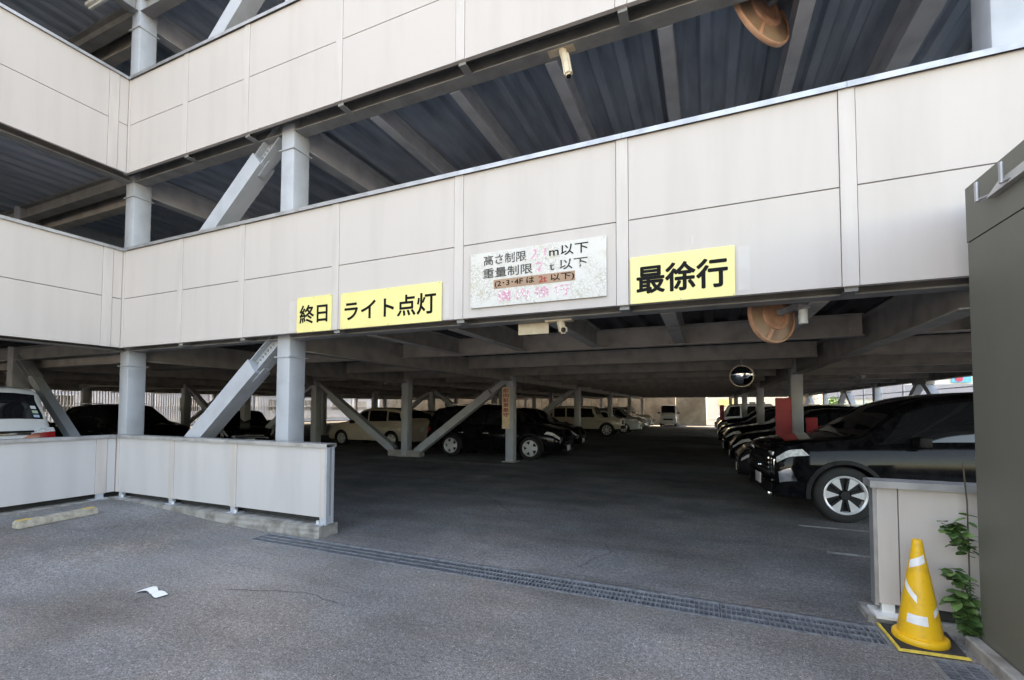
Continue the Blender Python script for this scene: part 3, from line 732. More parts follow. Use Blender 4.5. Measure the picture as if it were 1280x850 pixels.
# fluorescent lights
def fluoro(label, x, y, z, L, ax):
    t = thing('fluorescent_light', label, 'light', (x, y, z))
    b = MB()
    if ax == 'y': b.box(x-.05, y, z, x+.05, y+L, z+.06)
    else: b.box(x, y-.05, z, x+L, y+.05, z+.06)
    put('housing', b.mesh('housing', M['white']), t)
    b = MB()
    if ax == 'y': b.cyl((x, y+.03, z-.02), (x, y+L-.03, z-.02), .016, 10)
    else: b.cyl((x+.03, y, z-.02), (x+L-.03, y, z-.02), .016, 10)
    put('tube', b.mesh('tube', M['tube'], 40), t)
    b = MB(); cx, cy = (x, y+L/2) if ax == 'y' else (x+L/2, y)
    b.cyl((cx, cy, z+.06), (cx, cy, z+.27), .01, 6); put('hanger', b.mesh('hanger', M['zinc']), t)
fluoro('unlit fluorescent batten under the ground floor ceiling left of the aisle', -6.0, 6.5, 2.50, 1.1, 'y')
for k, (x, y) in enumerate(((-7.1, 15.2), (-11.2, 14.0), (4.2, 16.0))):
    fluoro(('unlit fluorescent batten above the black crossover', 'unlit fluorescent batten above the tan hatchback', 'unlit fluorescent batten above the right-hand row of cars')[k], x, y, 2.50, 1.1, 'y')
fluoro('unlit fluorescent batten under the top ceiling at the upper left corner', -9.5, 4.02, 8.32, .9, 'x')

# ================================================================== SMALL THINGS ON THE GROUND
t = thing('traffic_cone', 'yellow traffic cone with white reflective bands on a black rubber mat', 'cone', (1.33, 4.01, .03))
b = MB(); b.lathe([(.0001, .7), (.024, .7), (.027, .695), (.040, .60), (.070, .42), (.101, .22), (.121, .085), (.123, .066), (.145, .063), (.151, .056), (.153, .03), (.15, .024), (.12, .024)], 40)
put('cone_body', b.mesh('cone_body', M['cone'], 40), t, (1.33, 4.01, 0))
def band(z0, z1, a0, a1, tilt):
    b = MB(); n = 14
    def rad(z): return .024+(.70-z)/.63*.0995+.0022
    row = []
    for i in range(n+1):
        a = a0+(a1-a0)*i/n; dz = tilt*(i/n-.5)
        row.append([(1.33+rad(z+dz)*math.cos(a), 4.01+rad(z+dz)*math.sin(a), z+dz) for z in (z0, z1)])
    for i in range(n): b.face([row[i][0], row[i+1][0], row[i+1][1], row[i][1]])
    put('reflective_band', b.mesh('reflective_band', M['reflective']), t)
band(.155, .215, R(-145), R(-85), .0); band(.34, .385, R(-178), R(-115), -.10); band(.53, .585, R(-165), R(-60), .05); band(.235, .275, R(-62), R(-20), .05)
t = thing('cone_mat', 'black rubber mat with yellow edges under the traffic cone', 'mat', (1.35, 4.0, 0))
b = MB(); b.hull([(1.165, 3.82, .008), (1.52, 3.85, .008), (1.555, 4.22, .008), (1.16, 4.21, .008), (1.175, 3.835, .024), (1.512, 3.862, .024), (1.545, 4.21, .024), (1.17, 4.2, .024)]); put('pad', b.mesh('pad', M['rubber']), t)
b = MB(); b.hull([(1.148, 3.803, .008), (1.528, 3.833, .008), (1.52, 3.849, .008), (1.164, 3.819, .008), (1.152, 3.807, .02), (1.523, 3.836, .02), (1.52, 3.849, .022), (1.164, 3.819, .022)])
b.hull([(1.148, 3.803, .0081), (1.1635, 3.822, .0081), (1.158, 4.21, .0081), (1.144, 4.21, .0081), (1.152, 3.807, .0201), (1.1635, 3.822, .0221), (1.158, 4.21, .0221), (1.146, 4.21, .0201)])
put('yellow_edge', b.mesh('yellow_edge', M['mat_yellow']), t)
t = thing('wheel_stop', 'low concrete wheel stop with worn yellow ends beside the left wing wall', 'wheel stop', (-7.74, 3.17, .118), R(7))
pr = [(-.075, .0), (.075, .0), (.055, .095), (-.055, .095)]
b = MB(); b.prism(pr, 'y', -.42, .42); bmesh.ops.bevel(b.b, geom=b.b.edges[:], offset=.012, segments=2, affect='EDGES'); put('block', b.mesh('block', M['stopper'], 40), t, world=False)
for y0 in (-.40, .28):
    b = MB(); b.box(-.045, y0, .095, .045, y0+.12, .0985); put('yellow_mark', b.mesh('yellow_mark', M['stop_yellow']), t, world=False)
for y0 in (-.17, .02):
    b = MB(); b.box(-.03, y0, .0945, .03, y0+.12, .0975); put('recess', b.mesh('recess', M['concrete']), t, world=False)
b = MB(); n = 14
for i in range(n):
    P = []
    for k in (i, i+1):
        s = k/n; x = -4.52+.29*s; y = 2.38+.03*s+.03*math.sin(s*5); z = .008+.016*abs(math.sin(s*6.5))
        P.append(((x, y, z), (x+.03*s, y+.07+.014*math.sin(s*9), z+.006)))
    b.face([P[0][0], P[1][0], P[1][1], P[0][1]])
bmesh.ops.remove_doubles(b.b, verts=b.b.verts[:], dist=1e-5); bmesh.ops.solidify(b.b, geom=b.b.faces[:], thickness=.002)
tag(put('paper_scrap', b.mesh('paper_scrap', M['paper'], 60)), 'crumpled strip of white paper lying on the asphalt', 'litter')

# ================================================================== PLANT
def leaf_mesh(L, W, mt):
    b = MB(); c = [(0, 0, 0), (W*.32, L*.18, .06*L), (W*.5, L*.5, .05*L), (W*.33, L*.82, -.02*L), (0, L, -.12*L), (-W*.33, L*.82, -.02*L), (-W*.5, L*.5, .05*L), (-W*.32, L*.18, .06*L)]
    mid = [(0, 0, 0), (0, L*.18, 0), (0, L*.5, -.02*L), (0, L*.82, -.07*L), (0, L, -.12*L)]
    for i in range(4):
        a, d = mid[i], mid[i+1]; r0, r1 = c[i], c[i+1] if i < 3 else c[4]; l0, l1 = c[-i] if i else c[0], c[7-i] if i < 3 else c[4]
        for q in ([a, r0, r1, d], [a, d, l1, l0]):
            p = [];
            for v in q:
                if v not in p: p.append(v)
            if len(p) > 2: b.face(p)
    bmesh.ops.remove_doubles(b.b, verts=b.b.verts[:], dist=1e-6)
    return b.mesh('leaf', mt, 80)
LV = [leaf_mesh(.080, .056, M['leaf']), leaf_mesh(.086, .062, M['leaf2']), leaf_mesh(.066, .05, M['leaf'])]
t = thing('creeping_plant', 'leafy green plant climbing between the low wall end and the grey-green hoarding', 'plant', (1.63, 4.13, .05))
stems = [[(1.66, 4.16, .05), (1.655, 4.15, .5), (1.66, 4.16, .95), (1.64, 4.15, 1.22)],
         [(1.655, 4.15, .62), (1.62, 4.12, .70), (1.57, 4.10, .76), (1.535, 4.08, .79)],
         [(1.66, 4.15, .1), (1.62, 4.10, .22), (1.57, 4.08, .30), (1.55, 4.06, .33)],
         [(1.66, 4.15, .25), (1.61, 4.12, .42), (1.56, 4.10, .46), (1.535, 4.08, .49)],
         [(1.66, 4.13, .05), (1.64, 4.09, .15), (1.60, 4.06, .20)]]
b = MB()
for s in stems: b.tube(s, .0045, 6)
put('stem', b.mesh('stem', M['stem']), t)
def leafat(p, sc_=1.):
    o = put('leaf', random.choice(LV), t, p, (random.uniform(-.5, .5), random.uniform(-.5, .5), random.uniform(R(80), R(300))))
    o.scale = (sc_*random.uniform(.8, 1.15),)*3
for s, n in zip(stems, (26, 62, 62, 50, 44)):
    for i in range(n):
        k = random.random()*(len(s)-1)*(.62 if s is stems[0] else 1); j = int(k); f = k-j; p = Vector(s[j]).lerp(Vector(s[j+1]), f)
        sp = .018 if s is stems[0] else .035
        leafat(p+Vector((random.uniform(-sp, sp*.4), random.uniform(-.03, .02), random.uniform(-sp, sp))), .8 if s is stems[0] else 1.)

# ================================================================== RED BOARDS
def redboard(label, x0, x1, y, z0, z1):
    t = thing('red_guard_board', label, 'board', ((x0+x1)/2, y, z0))
    b = MB(); b.bevbox(x0, y-.02, z0, x1, y+.02, z1, .008); put('board', b.mesh('board', M['red']), t)
    b = MB(); b.box(x0+.03, y+.021, 0, x0+.06, y+.045, z1-.1); b.box(x1-.06, y+.021, 0, x1-.03, y+.045, z1-.1); put('leg', b.mesh('leg', M['edge']), t)
redboard('tall red board standing left of the first right-hand column', 1.50, 1.83, 12.2, .55, 1.84)
redboard('smaller red board right of the first right-hand column', 2.22, 2.46, 12.9, .6, 1.38)
redboard('small red board far down the aisle by the bright end', .78, 1.02, 30, .8, 1.78)

# ================================================================== CARS
def smooth(pts, x):
    """monotone-ish cubic through (x, z) pairs"""
    if x <= pts[0][0]: return pts[0][1]
    if x >= pts[-1][0]: return pts[-1][1]
    for i in range(len(pts)-1):
        if pts[i][0] <= x <= pts[i+1][0]:
            x0, y0 = pts[i]; x1, y1 = pts[i+1]; h = x1-x0; d = (y1-y0)/h
            def sl(k):
                if k == 0 or k == len(pts)-1: return (pts[min(k+1, len(pts)-1)][1]-pts[max(k-1, 0)][1])/(pts[min(k+1, len(pts)-1)][0]-pts[max(k-1, 0)][0])
                a = (pts[k][1]-pts[k-1][1])/(pts[k][0]-pts[k-1][0]); c = (pts[k+1][1]-pts[k][1])/(pts[k+1][0]-pts[k][0])
                return 0 if a*c <= 0 else 2*a*c/(a+c)
            m0, m1 = sl(i), sl(i+1); t = (x-x0)/h
            return (2*t**3-3*t*t+1)*y0+(t**3-2*t*t+t)*h*m0+(-2*t**3+3*t*t)*y1+(t**3-t*t)*h*m1
class CarShape:
    def __init__(s, top, belt, half, sill, tum, box=.06):
        s.top, s.belt, s.half, s.sill, s.tum, s.boxr = top, belt, half, sill, tum, box
    def ring(s, x):
        zt = smooth(s.top, x); zb = min(smooth(s.belt, x), zt-.05); w = smooth(s.half, x); zs = s.sill+max(0, abs(x)-1.6)*.06
        gh = max(0, zt-zb-.05); k = min(1, gh/.45); h = zb-zs
        wr = w-.06-s.tum*k; e = s.boxr
        return [(0, zs), (w*.8, zs), (w-.03, zs+.06), (w-.008, zs+.28*h), (w, zs+.62*h), (w-.018, zs+.86*h), (w-.055, zb), ((w-.055)*.5+wr*.5+.01*k, zb*.5+(zt-.02-e*k)*.5),
                (wr, zt-.02-e*k), (wr-.035-.045*k, zt-.008-.014*k), (wr*.55, zt+.004*k), (0, zt+.008*k)]
    def S(s, x, t, side=1):
        r = s.ring(x); i = min(int(t), len(r)-2); f = t-i
        return Vector((x, side*(r[i][0]*(1-f)+r[i+1][0]*f), r[i][1]*(1-f)+r[i+1][1]*f))
    def N(s, x, t, side):
        e = 1e-2; a = s.S(x+e, t, side)-s.S(x-e, t, side); tt = min(max(t, .02), 10.98); c = s.S(x, tt+e, side)-s.S(x, tt-e, side)
        n = a.cross(c)*-side
        return n.normalized() if n.length > 1e-9 else Vector((0, side, 0))
    def patch(s, b, corners, side, n=8, mm=4, off=.006):
        """corners: (x at t0 rear, x at t0 front, x at t1 rear, x at t1 front, t0, t1)"""
        xa, xb, xc, xd, t0, t1 = corners; g = []
        for j in range(mm+1):
            v = j/mm; t = t0+(t1-t0)*v; row = []
            for i in range(n+1):
                u = i/n; x = (xa+(xb-xa)*u)*(1-v)+(xc+(xd-xc)*u)*v
                row.append(b.b.verts.new(s.S(x, t, side)+s.N(x, t, side)*off))
            g.append(row)
        for j in range(mm):
            for i in range(n): b.b.faces.new([g[j][i], g[j][i+1], g[j+1][i+1], g[j+1][i]]).material_index = b.mi
def body_mesh(sh, L, wheels, rw):
    b = MB(); xs = sorted(set([round(-L/2+L*i/44, 4) for i in range(45)]+[round(L/2-.02, 4), round(L/2-.05, 4), round(-L/2+.02, 4), round(-L/2+.05, 4)]+[round(s*(L/2-.025*i), 4) for i in range(1, 22) for s in (-1, 1)]))
    xs = [x for i, x in enumerate(xs) if i == 0 or x-xs[i-1] > .008 or i == len(xs)-1]
    rows = []
    for x in xs:
        r = sh.ring(x); rows.append([b.b.verts.new((x, y, z)) for y, z in r]+[b.b.verts.new((x, -y, z)) for y, z in r[-2:0:-1]])
    n = len(rows[0])
    for a, c in zip(rows[:-1], rows[1:]):
        for i in range(n): b.b.faces.new([a[i], c[i], c[(i+1) % n], a[(i+1) % n]])
    b.b.faces.new(rows[0]); b.b.faces.new(rows[-1][::-1])
    me = b.mesh('body', [PAINT['black'], M['trim']])
    o = bpy.data.objects.new('body_tmp', me); col.objects.link(o)
    wmax = max(h for _, h in sh.half); c = MB()
    for wx in wheels:
        for s in (-1, 1): c.cyl((wx, s*(wmax-.34), rw), (wx, s*(wmax+.2), rw), rw+.055, 28)
    bmesh.ops.recalc_face_normals(c.b, faces=c.b.faces[:])
    co = bpy.data.objects.new('cut_tmp', c.mesh('cut', M['trim'])); col.objects.link(co)
    md = o.modifiers.new('b', 'BOOLEAN'); md.object = co; md.operation = 'DIFFERENCE'; md.solver = 'EXACT'
    dg = bpy.context.evaluated_depsgraph_get()
    me2 = bpy.data.meshes.new_from_object(o.evaluated_get(dg)); me2.name = 'body'
    bpy.data.objects.remove(o); bpy.data.objects.remove(co)
    while len(me2.materials) < 2: me2.materials.append(M['trim'])
    for p in me2.polygons:
        ce = p.center; p.use_smooth = True; p.material_index = 0
        for wx in wheels:
            d = math.hypot(ce.x-wx, ce.z-rw)
            if d < rw+.06 and abs(ce.y) < wmax-.01 and abs(p.normal.y) < .2 or (d < rw+.05 and abs(abs(ce.y)-(wmax-.34)) < .01): p.material_index = 1
        if abs(ce.z-sh.sill) < .1 and p.normal.z < -.5: p.material_index = 1
    me2.set_sharp_from_angle(angle=R(38))
    return me2
def wheel_meshes(rw, wd, style):
    b = MB(); q = Matrix.Rotation(R(90), 4, 'X')
    ri = rw*.70
    b.lathe([(ri, -wd/2+.01), (rw*.8, -wd/2), (rw*.95, -wd/2+.012), (rw, -wd/2+.04), (rw, wd/2-.04), (rw*.95, wd/2-.012), (rw*.8, wd/2), (ri, wd/2-.01)], 32, q)
    ty = b.mesh('wheel', M['tyre'], 50)
    b = MB(); b.mi = 1
    b.lathe([(ri, wd/2-.09), (ri*.3, wd/2-.09), (.0001, wd/2-.09)], 32, q)
    b.mi = 0; b.lathe([(ri+.004, wd/2-.012), (ri-.008, wd/2-.006), (ri-.03, wd/2-.02), (ri-.034, wd/2-.09)], 32, q)
    n = {'six': 6, 'five': 5, 'multi': 10, 'steel': 8}[style]
    for i in range(n):
        a = 2*math.pi*i/n; wdt = {'six': .085, 'five': .12, 'multi': .04, 'steel': .06}[style]
        d = Vector((math.cos(a), 0, math.sin(a))); y0 = -(wd/2-.03)
        if style == 'six':
            tn = Vector((-math.sin(a), 0, math.cos(a)))
            for mi_, w0, w1, dy in ((1, .035, .088, .006), (0, .004, .066, 0)):
                b.mi = mi_; P = []
                for yy in (y0+dy, y0+dy+.02): P += [d*.075-tn*w0+Vector((0, yy, 0)), d*.075+tn*w0+Vector((0, yy, 0)), d*(ri-.012)+tn*w1+Vector((0, yy, 0)), d*(ri-.012)-tn*w1+Vector((0, yy, 0))]
                b.hull(P)
            b.mi = 1
        else: b.bar(d*.03+Vector((0, y0, 0)), d*(ri-.015)+Vector((0, y0+.004, 0)), wdt, .022, (0, 1, 0))
    b.cyl((0, -wd/2+.012, 0), (0, -wd/2+.06, 0), .06 if style == 'six' else .05, 16)
    return ty, b.mesh('rim', [M['alloy'], M['alloy_dark']], 40)

PAIRED = ('side_mirror', 'roof_rail', 'side_step', 'side_molding', 'headlight', 'tail_light', 'tail_light_lens', 'fender', 'wheel_arch', 'door_handle', 'front_chrome')
def make_car(name, label, spec, paint, group, loc, rz, cat='car'):
    L, wheels, rw = spec['L'], spec['wheels'], spec['rw']; sh = spec['shape']; g = CACHE
    def part(pn, key, mk, par, **kw):
        me = cached((spec['id'], key), mk); o = put(pn, me, par, world=False, **kw); return o
    t = thing(name, label, cat, loc, rz, group)
    bo = part('body', 'body', lambda: body_mesh(sh, L, wheels, rw), t)
    bo.material_slots[0].link = 'OBJECT'; bo.material_slots[0].material = PAINT[paint]
    for i, p in enumerate(spec['patches']):
        pn, mk_, side, cor, par = p
        def mk(cor=cor, side=side, mk_=mk_):
            b = MB(); b_sides = (1, -1) if side == 0 else (side,)
            for s in b_sides: sh.patch(b, cor, s)
            if side == 0: bmesh.ops.remove_doubles(b.b, verts=b.b.verts[:], dist=.001)
            return b.mesh(pn, M[mk_] if mk_ in M else PAINT[mk_], 60)
        part(pn, ('p', i), mk, t)
    for i, (pn, mk_, fn) in enumerate(spec['extras']):
        def mk(fn=fn, mk_=mk_):
            b = MB(); fn(b); return b.mesh(pn, M[mk_] if mk_ in M else PAINT[mk_], 35)
        if pn in PAIRED and i not in spec.get('single', ()):
            for sd in (1, -1):
                SIDES[:] = [sd]
                if pn == 'wheel_arch':
                    for wi in (0, 1): WSEL[0] = wi; part(pn, ('e', i, sd, wi), mk, t)
                    WSEL[0] = None
                else: part(pn, ('e', i, sd), mk, t)
            SIDES[:] = [1, -1]
        else: part(pn, ('e', i), mk, t)
    wmax = max(h for _, h in sh.half)
    ty, rm = cached((spec['id'], 'wh'), lambda: wheel_meshes(rw, spec.get('tw', .22), spec['rim']))
    for wx in wheels:
        for s in (-1, 1):
            wo = put('wheel', ty, t, (wx, s*(wmax-.13), rw+.004), (0, 0, 0 if s < 0 else R(180)), world=False)
            put('rim', rm, wo, world=False)
    return t
SIDES = [1, -1]; WSEL = [None]
CARS = {}
def car(name, label, spec, paint, group, loc, rz, cat='car'):
    key = spec['id']
    if key not in CARS:
        CARS[key] = make_car(name, label, spec, paint, group, loc, rz, cat); return CARS[key]
    src = CARS[key]; r = src.copy(); r.name = name; col.objects.link(r); r.location = loc; r.rotation_euler = (0, 0, rz); tag(r, label, cat, group)
    for ch in src.children:
        c = ch.copy(); col.objects.link(c); c.parent = r
        if ch.name.startswith('body'):
            c.material_slots[0].link = 'OBJECT'; c.material_slots[0].material = PAINT[paint]
        for gch in ch.children:
            d = gch.copy(); col.objects.link(d); d.parent = c
    return r
def plate_box(x, z, s=1): return lambda b, h=h: b.bevbox(min(x, x+.012*s), -.165, z, max(x, x+.012*s), .165, z+.165, .003)
def mirrors(x, y, z):
    def f(b):
        for s in SIDES: b.bevbox(x-.09, min(s*y, s*(y+.2)), z, x+.06, max(s*y, s*(y+.2)), z+.14, .03)
    return f
def handles(xs, y, z):
    def f(b):
        for x in xs:
            for s in SIDES: b.bevbox(x-.09, min(s*(y-.01), s*(y+.02)), z, x+.09, max(s*(y-.01), s*(y+.02)), z+.025, .006)
    return f
def slats(x, y, z0, z1, n, t=.014):
    def f(b):
        for i in range(n):
            z = z0+(z1-z0)*(i+.5)/n; b.box(x, -y, z-.011, x+t, y, z+.011)
    return f
def rectf(x0, x1, y, z0, z1): return lambda b, h=h: b.bevbox(x0, -y, z0, x1, y, z1, .008)
def pair(x0, x1, y0, y1, z0, z1, r=.006):
    def f(b):
        for s in SIDES: b.bevbox(x0, min(s*y0, s*y1), z0, x1, max(s*y0, s*y1), z1, r)
    return f
def arches(wheels, rw, y, t=.03):
    def f(b):
        for wx in (wheels if WSEL[0] is None else [wheels[WSEL[0]]]):
            for s in SIDES:
                n = 16; pr = None
                for i in range(n+1):
                    a = R(-8)+R(196)*i/n; ro, ri = rw+.105, rw+.05
                    A = [(wx+ri*math.cos(a), s*(y-.03), rw+ri*math.sin(a)), (wx+ro*math.cos(a), s*(y-.03), rw+ro*math.sin(a)), (wx+ro*math.cos(a), s*(y+t*.5), rw+ro*math.sin(a)), (wx+ri*math.cos(a), s*(y+t), rw+ri*math.sin(a))]
                    v = [b.b.verts.new(p) for p in A]
                    if pr:
                        for k in range(4): b.b.faces.new([pr[k], pr[(k+1) % 4], v[(k+1) % 4], v[k]])
                    pr = v
    return f
# --- full-size SUV (x forward)
L = 4.95; h = L/2
suv_top = [(-h, .95), (-h+.04, 1.05), (-h+.14, 1.40), (-h+.32, 1.74), (-h+.75, 1.82), (-.9, 1.845), (-.1, 1.83), (.45, 1.77), (.85, 1.64), (1.15, 1.40), (1.40, 1.215), (1.9, 1.15), (h-.2, 1.09), (h-.05, 1.04), (h, .95)]
suv_belt = [(-h, .80), (-h+.3, 1.12), (0, 1.11), (1.0, 1.09), (1.5, 1.06), (h-.2, 1.0), (h, .86)]
suv_half = [(-h, .80), (-h+.08, .90), (-h+.3, .95), (-1, .965), (1, .965), (h-.5, .955), (h-.22, .935), (h-.07, .89), (h, .83)]
SUV = dict(id='suv', L=L, wheels=(1.63, -1.35), rw=.385, tw=.25, rim='six', shape=CarShape(suv_top, suv_belt, suv_half, .24, .13),
  patches=[('windshield', 'glass', 0, (.55, .95, .30, .95, 9.15, 11), None) if 0 else ('windshield', 'glass', 0, (.80, 1.38, .80, 1.40, 9.0, 11), None),
    ('rear_window', 'glass', 0, (-h+.14, -h+.34, -h+.14, -h+.34, 9, 11), None),
    ('side_window', 'glass', 1, (-.02, 1.22, .0, .86, 6.15, 7.85), None), ('side_window', 'glass', -1, (-.02, 1.22, .0, .86, 6.15, 7.85), None),
    ('side_window', 'glass', 1, (-1.12, -.12, -1.05, -.10, 6.15, 7.85), None), ('side_window', 'glass', -1, (-1.12, -.12, -1.05, -.10, 6.15, 7.85), None),
    ('side_window', 'glass', 1, (-1.98, -1.22, -1.86, -1.15, 6.2, 7.8), None), ('side_window', 'glass', -1, (-1.98, -1.22, -1.86, -1.15, 6.2, 7.8), None),
    ('headlight', 'lamp', 1, (h-.42, h-.03, h-.34, h-.03, 5.05, 5.95), None), ('headlight', 'lamp', -1, (h-.42, h-.03, h-.34, h-.03, 5.05, 5.95), None),
    ('fog_lamp_trim', 'chrome', 1, (h-.26, h-.05, h-.18, h-.04, 3.3, 4.1), None), ('fog_lamp_trim', 'chrome', -1, (h-.26, h-.05, h-.18, h-.04, 3.3, 4.1), None),
    ('tail_light', 'tail', 1, (-h+.03, -h+.28, -h+.05, -h+.28, 4.9, 6.3), None), ('tail_light', 'tail', -1, (-h+.03, -h+.28, -h+.05, -h+.28, 4.9, 6.3), None)],
  extras=[('headlight', 'lamp', pair(h-.10, h+.012, .50, .765, .90, .955)), ('front_chrome', 'chrome', pair(h-.16, h+.008, .60, .80, .62, .86, .02)), ('grille', 'trim', rectf(h-.01, h+.015, .58, .58, .90)), ('grille_bar', 'chrome', lambda b, h=h: (slats(h+.015, .58, .60, .88, 4)(b), b.box(h+.016, -.72, .905, h+.032, .72, .93))),
    ('bumper_intake', 'trim', rectf(h-.01, h+.014, .66, .33, .47)), ('bumper', 'black', lambda b, h=h: b.bevbox(h-.12, -.74, .47, h+.035, .74, .56, .02)), ('skid_plate', 'chrome', lambda b, h=h: b.bevbox(h-.10, -.55, .27, h+.03, .55, .33, .01)),
    ('license_plate', 'plate', plate_box(h+.036, .40)), ('side_mirror', 'trim', mirrors(.78, .92, 1.08)), ('door_handle', 'chrome', handles((-.05, -1.05), .955, .92)),
    ('wheel_arch', 'trim', arches((1.63, -1.35), .385, .955)), ('side_step', 'trim', pair(-.95, 1.1, .86, .985, .27, .33)), ('side_molding', 'chrome', pair(-.9, 1.05, .957, .972, .40, .425, .003)),
    ('roof_rail', 'chrome', pair(-1.9, -.05, .66, .70, 1.765, 1.80)), ('licence_plate_rear', 'plate', plate_box(-h-.006, .75, -1)), ('badge', 'chrome', lambda b, h=h: b.cyl((h+.03, 0, .68), (h+.05, 0, .68), .055, 16))])
# --- minivan
L = 4.85; h = L/2
MV = dict(id='minivan', L=L, wheels=(1.52, -1.42), rw=.335, rim='five', shape=CarShape(
    [(-h, 1.0), (-h+.03, 1.22), (-h+.09, 1.40), (-h+.20, 1.80), (-h+.30, 1.905), (-h+.7, 1.95), (-.6, 1.96), (.4, 1.92), (.9, 1.72), (1.6, 1.22), (1.85, 1.08), (h-.12, .92), (h, .72)],
    [(-h, .90), (-h+.12, 1.22), (-1, 1.20), (1, 1.06), (h-.3, .84), (h, .6)],
    [(-h, .855), (-h+.04, .885), (-h+.25, .915), (-1, .925), (1, .92), (h-.4, .88), (h-.1, .78), (h, .68)], .22, .12, .07),
  patches=[('windshield', 'glass', 0, (.72, 1.68, .72, 1.70, 9, 11), None), ('rear_window', 'glass', 0, (-h+.088, -h+.208, -h+.088, -h+.212, 9.0, 11), None)] +
    [('side_window', 'glass', s, c, None) for s in (1, -1) for c in ((.15, 1.35, .2, .85, 6.15, 7.85), (-1.0, .05, -1.0, .1, 6.15, 7.85), (-2.15, -1.1, -2.05, -1.1, 6.15, 7.85))] +
    [('headlight', 'lamp', s, (h-.55, h-.04, h-.4, h-.04, 5, 5.95), None) for s in (1, -1)],
  extras=[('tail_light', 'tail', lambda b, h=h: [b.hull([(-h-.012, s*.44, 1.065), (-h-.012, s*.875, 1.065), (-h+.28, s*.922, 1.065), (-h+.2, s*.44, 1.065), (-h-.006, s*.60, 1.150), (-h-.006, s*.865, 1.175), (-h+.22, s*.915, 1.175), (-h+.2, s*.60, 1.150)]) for s in SIDES]),
    ('tail_light_lens', 'lamp', lambda b, h=h: [b.hull([(-h-.006, s*.61, 1.153), (-h-.006, s*.866, 1.178), (-h+.20, s*.916, 1.178), (-h+.2, s*.61, 1.153), (-h+.015, s*.70, 1.240), (-h+.015, s*.85, 1.240), (-h+.18, s*.89, 1.240), (-h+.2, s*.70, 1.240)]) for s in SIDES]),
    ('rear_garnish', 'chrome', lambda b, h=h: (b.bevbox(-h-.02, -.56, 1.13, -h+.05, .56, 1.165, .01),)), ('garnish_recess', 'trim', lambda b, h=h: b.bevbox(-h-.012, -.60, 1.17, -h+.06, .60, 1.20, .006)),
    ('license_plate', 'plate', plate_box(-h-.006, .82, -1)), ('bumper', 'white', lambda b, h=h: b.bevbox(-h-.07, -.80, .35, -h+.1, .80, .62, .03)), ('side_mirror', 'trim', mirrors(1.25, .9, 1.08)),
    ('license_plate', 'plate', plate_box(h, .45)), ('grille', 'trim', rectf(h-.01, h+.012, .5, .5, .68)), ('grille_bar', 'chrome', slats(h+.012, .5, .5, .68, 3))])
# --- hatchback / estate / sedan
def lowcar(idn, L, top, belt, hw, wheels, rw, wins, rim='five', ws=None, rwn=None, tum=.14, extra=()):
    h = L/2
    half = [(-h, hw*.84), (-h+.1, hw*.93), (-h+.4, hw*.985), (-.8, hw), (.8, hw), (h-.5, hw*.97), (h-.2, hw*.91), (h-.06, hw*.83), (h, hw*.74)]
    return dict(id=idn, L=L, wheels=wheels, rw=rw, rim=rim, tw=.21, shape=CarShape(top, belt, half, .2, tum, .05),
      patches=[('windshield', 'glass', 0, (ws[0], ws[1], ws[0], ws[1]+.02, 9, 11), None), ('rear_window', 'glass', 0, (rwn[0], rwn[1], rwn[0], rwn[1], 9, 11), None)] +
        [('side_window', 'glass', s, c, None) for s in (1, -1) for c in wins] + [('headlight', 'lamp', s, (h-.5, h-.04, h-.42, h-.05, 5.0, 5.95), None) for s in (1, -1)] +
        [('tail_light', 'tail', s, (-h+.02, -h+.25, -h+.03, -h+.2, 4.6, 5.9), None) for s in (1, -1)],
      extras=[('grille', 'trim', rectf(h-.01, h+.012, .46, .44, .58)), ('grille_bar', 'chrome', slats(h+.012, .46, .44, .58, 2)), ('license_plate', 'plate', plate_box(h+.013, .27)), ('rear_plate', 'plate', plate_box(-h-.004, .62, -1)),
        ('side_mirror', 'trim', mirrors(.68, hw-.07, .93)), ('door_handle', 'chrome', handles((-.05, -.95), hw-.005, .78)), ('lower_intake', 'trim', rectf(h-.01, h+.01, .55, .22, .34))]+list(extra))
h = 4.55/2
SEDAN = lowcar('sedan', 4.55, [(-h, .78), (-h+.06, .92), (-h+.5, 1.0), (-1.35, 1.13), (-.75, 1.40), (-.2, 1.455), (.2, 1.42), (.6, 1.22), (1.0, .99), (1.5, .90), (h-.2, .78), (h, .60)],
  [(-h, .68), (-h+.3, .90), (-.5, .93), (.8, .89), (h-.3, .73), (h, .54)], .88, (1.36, -1.33), .31, ((-.08, .80, -.05, .25, 6.15, 7.8), (-1.15, -.16, -.75, -.13, 6.15, 7.8)), ws=(.26, .96), rwn=(-1.3, -.78))
h = 4.3/2
HATCH = lowcar('hatch', 4.3, [(-h, .82), (-h+.05, .95), (-h+.2, 1.18), (-h+.45, 1.46), (-1.0, 1.565), (-.2, 1.59), (.25, 1.53), (.7, 1.24), (1.05, 1.03), (1.5, .95), (h-.2, .82), (h, .60)],
  [(-h, .72), (-h+.3, 1.02), (-.5, .99), (.8, .95), (h-.3, .77), (h, .54)], .87, (1.3, -1.25), .31, ((-.05, .85, -.02, .32, 6.15, 7.8), (-1.0, -.13, -.95, -.10, 6.15, 7.8), (-1.72, -1.08, -1.55, -1.03, 6.2, 7.7)), ws=(.32, 1.0), rwn=(-h+.18, -h+.42))
h = 4.75/2
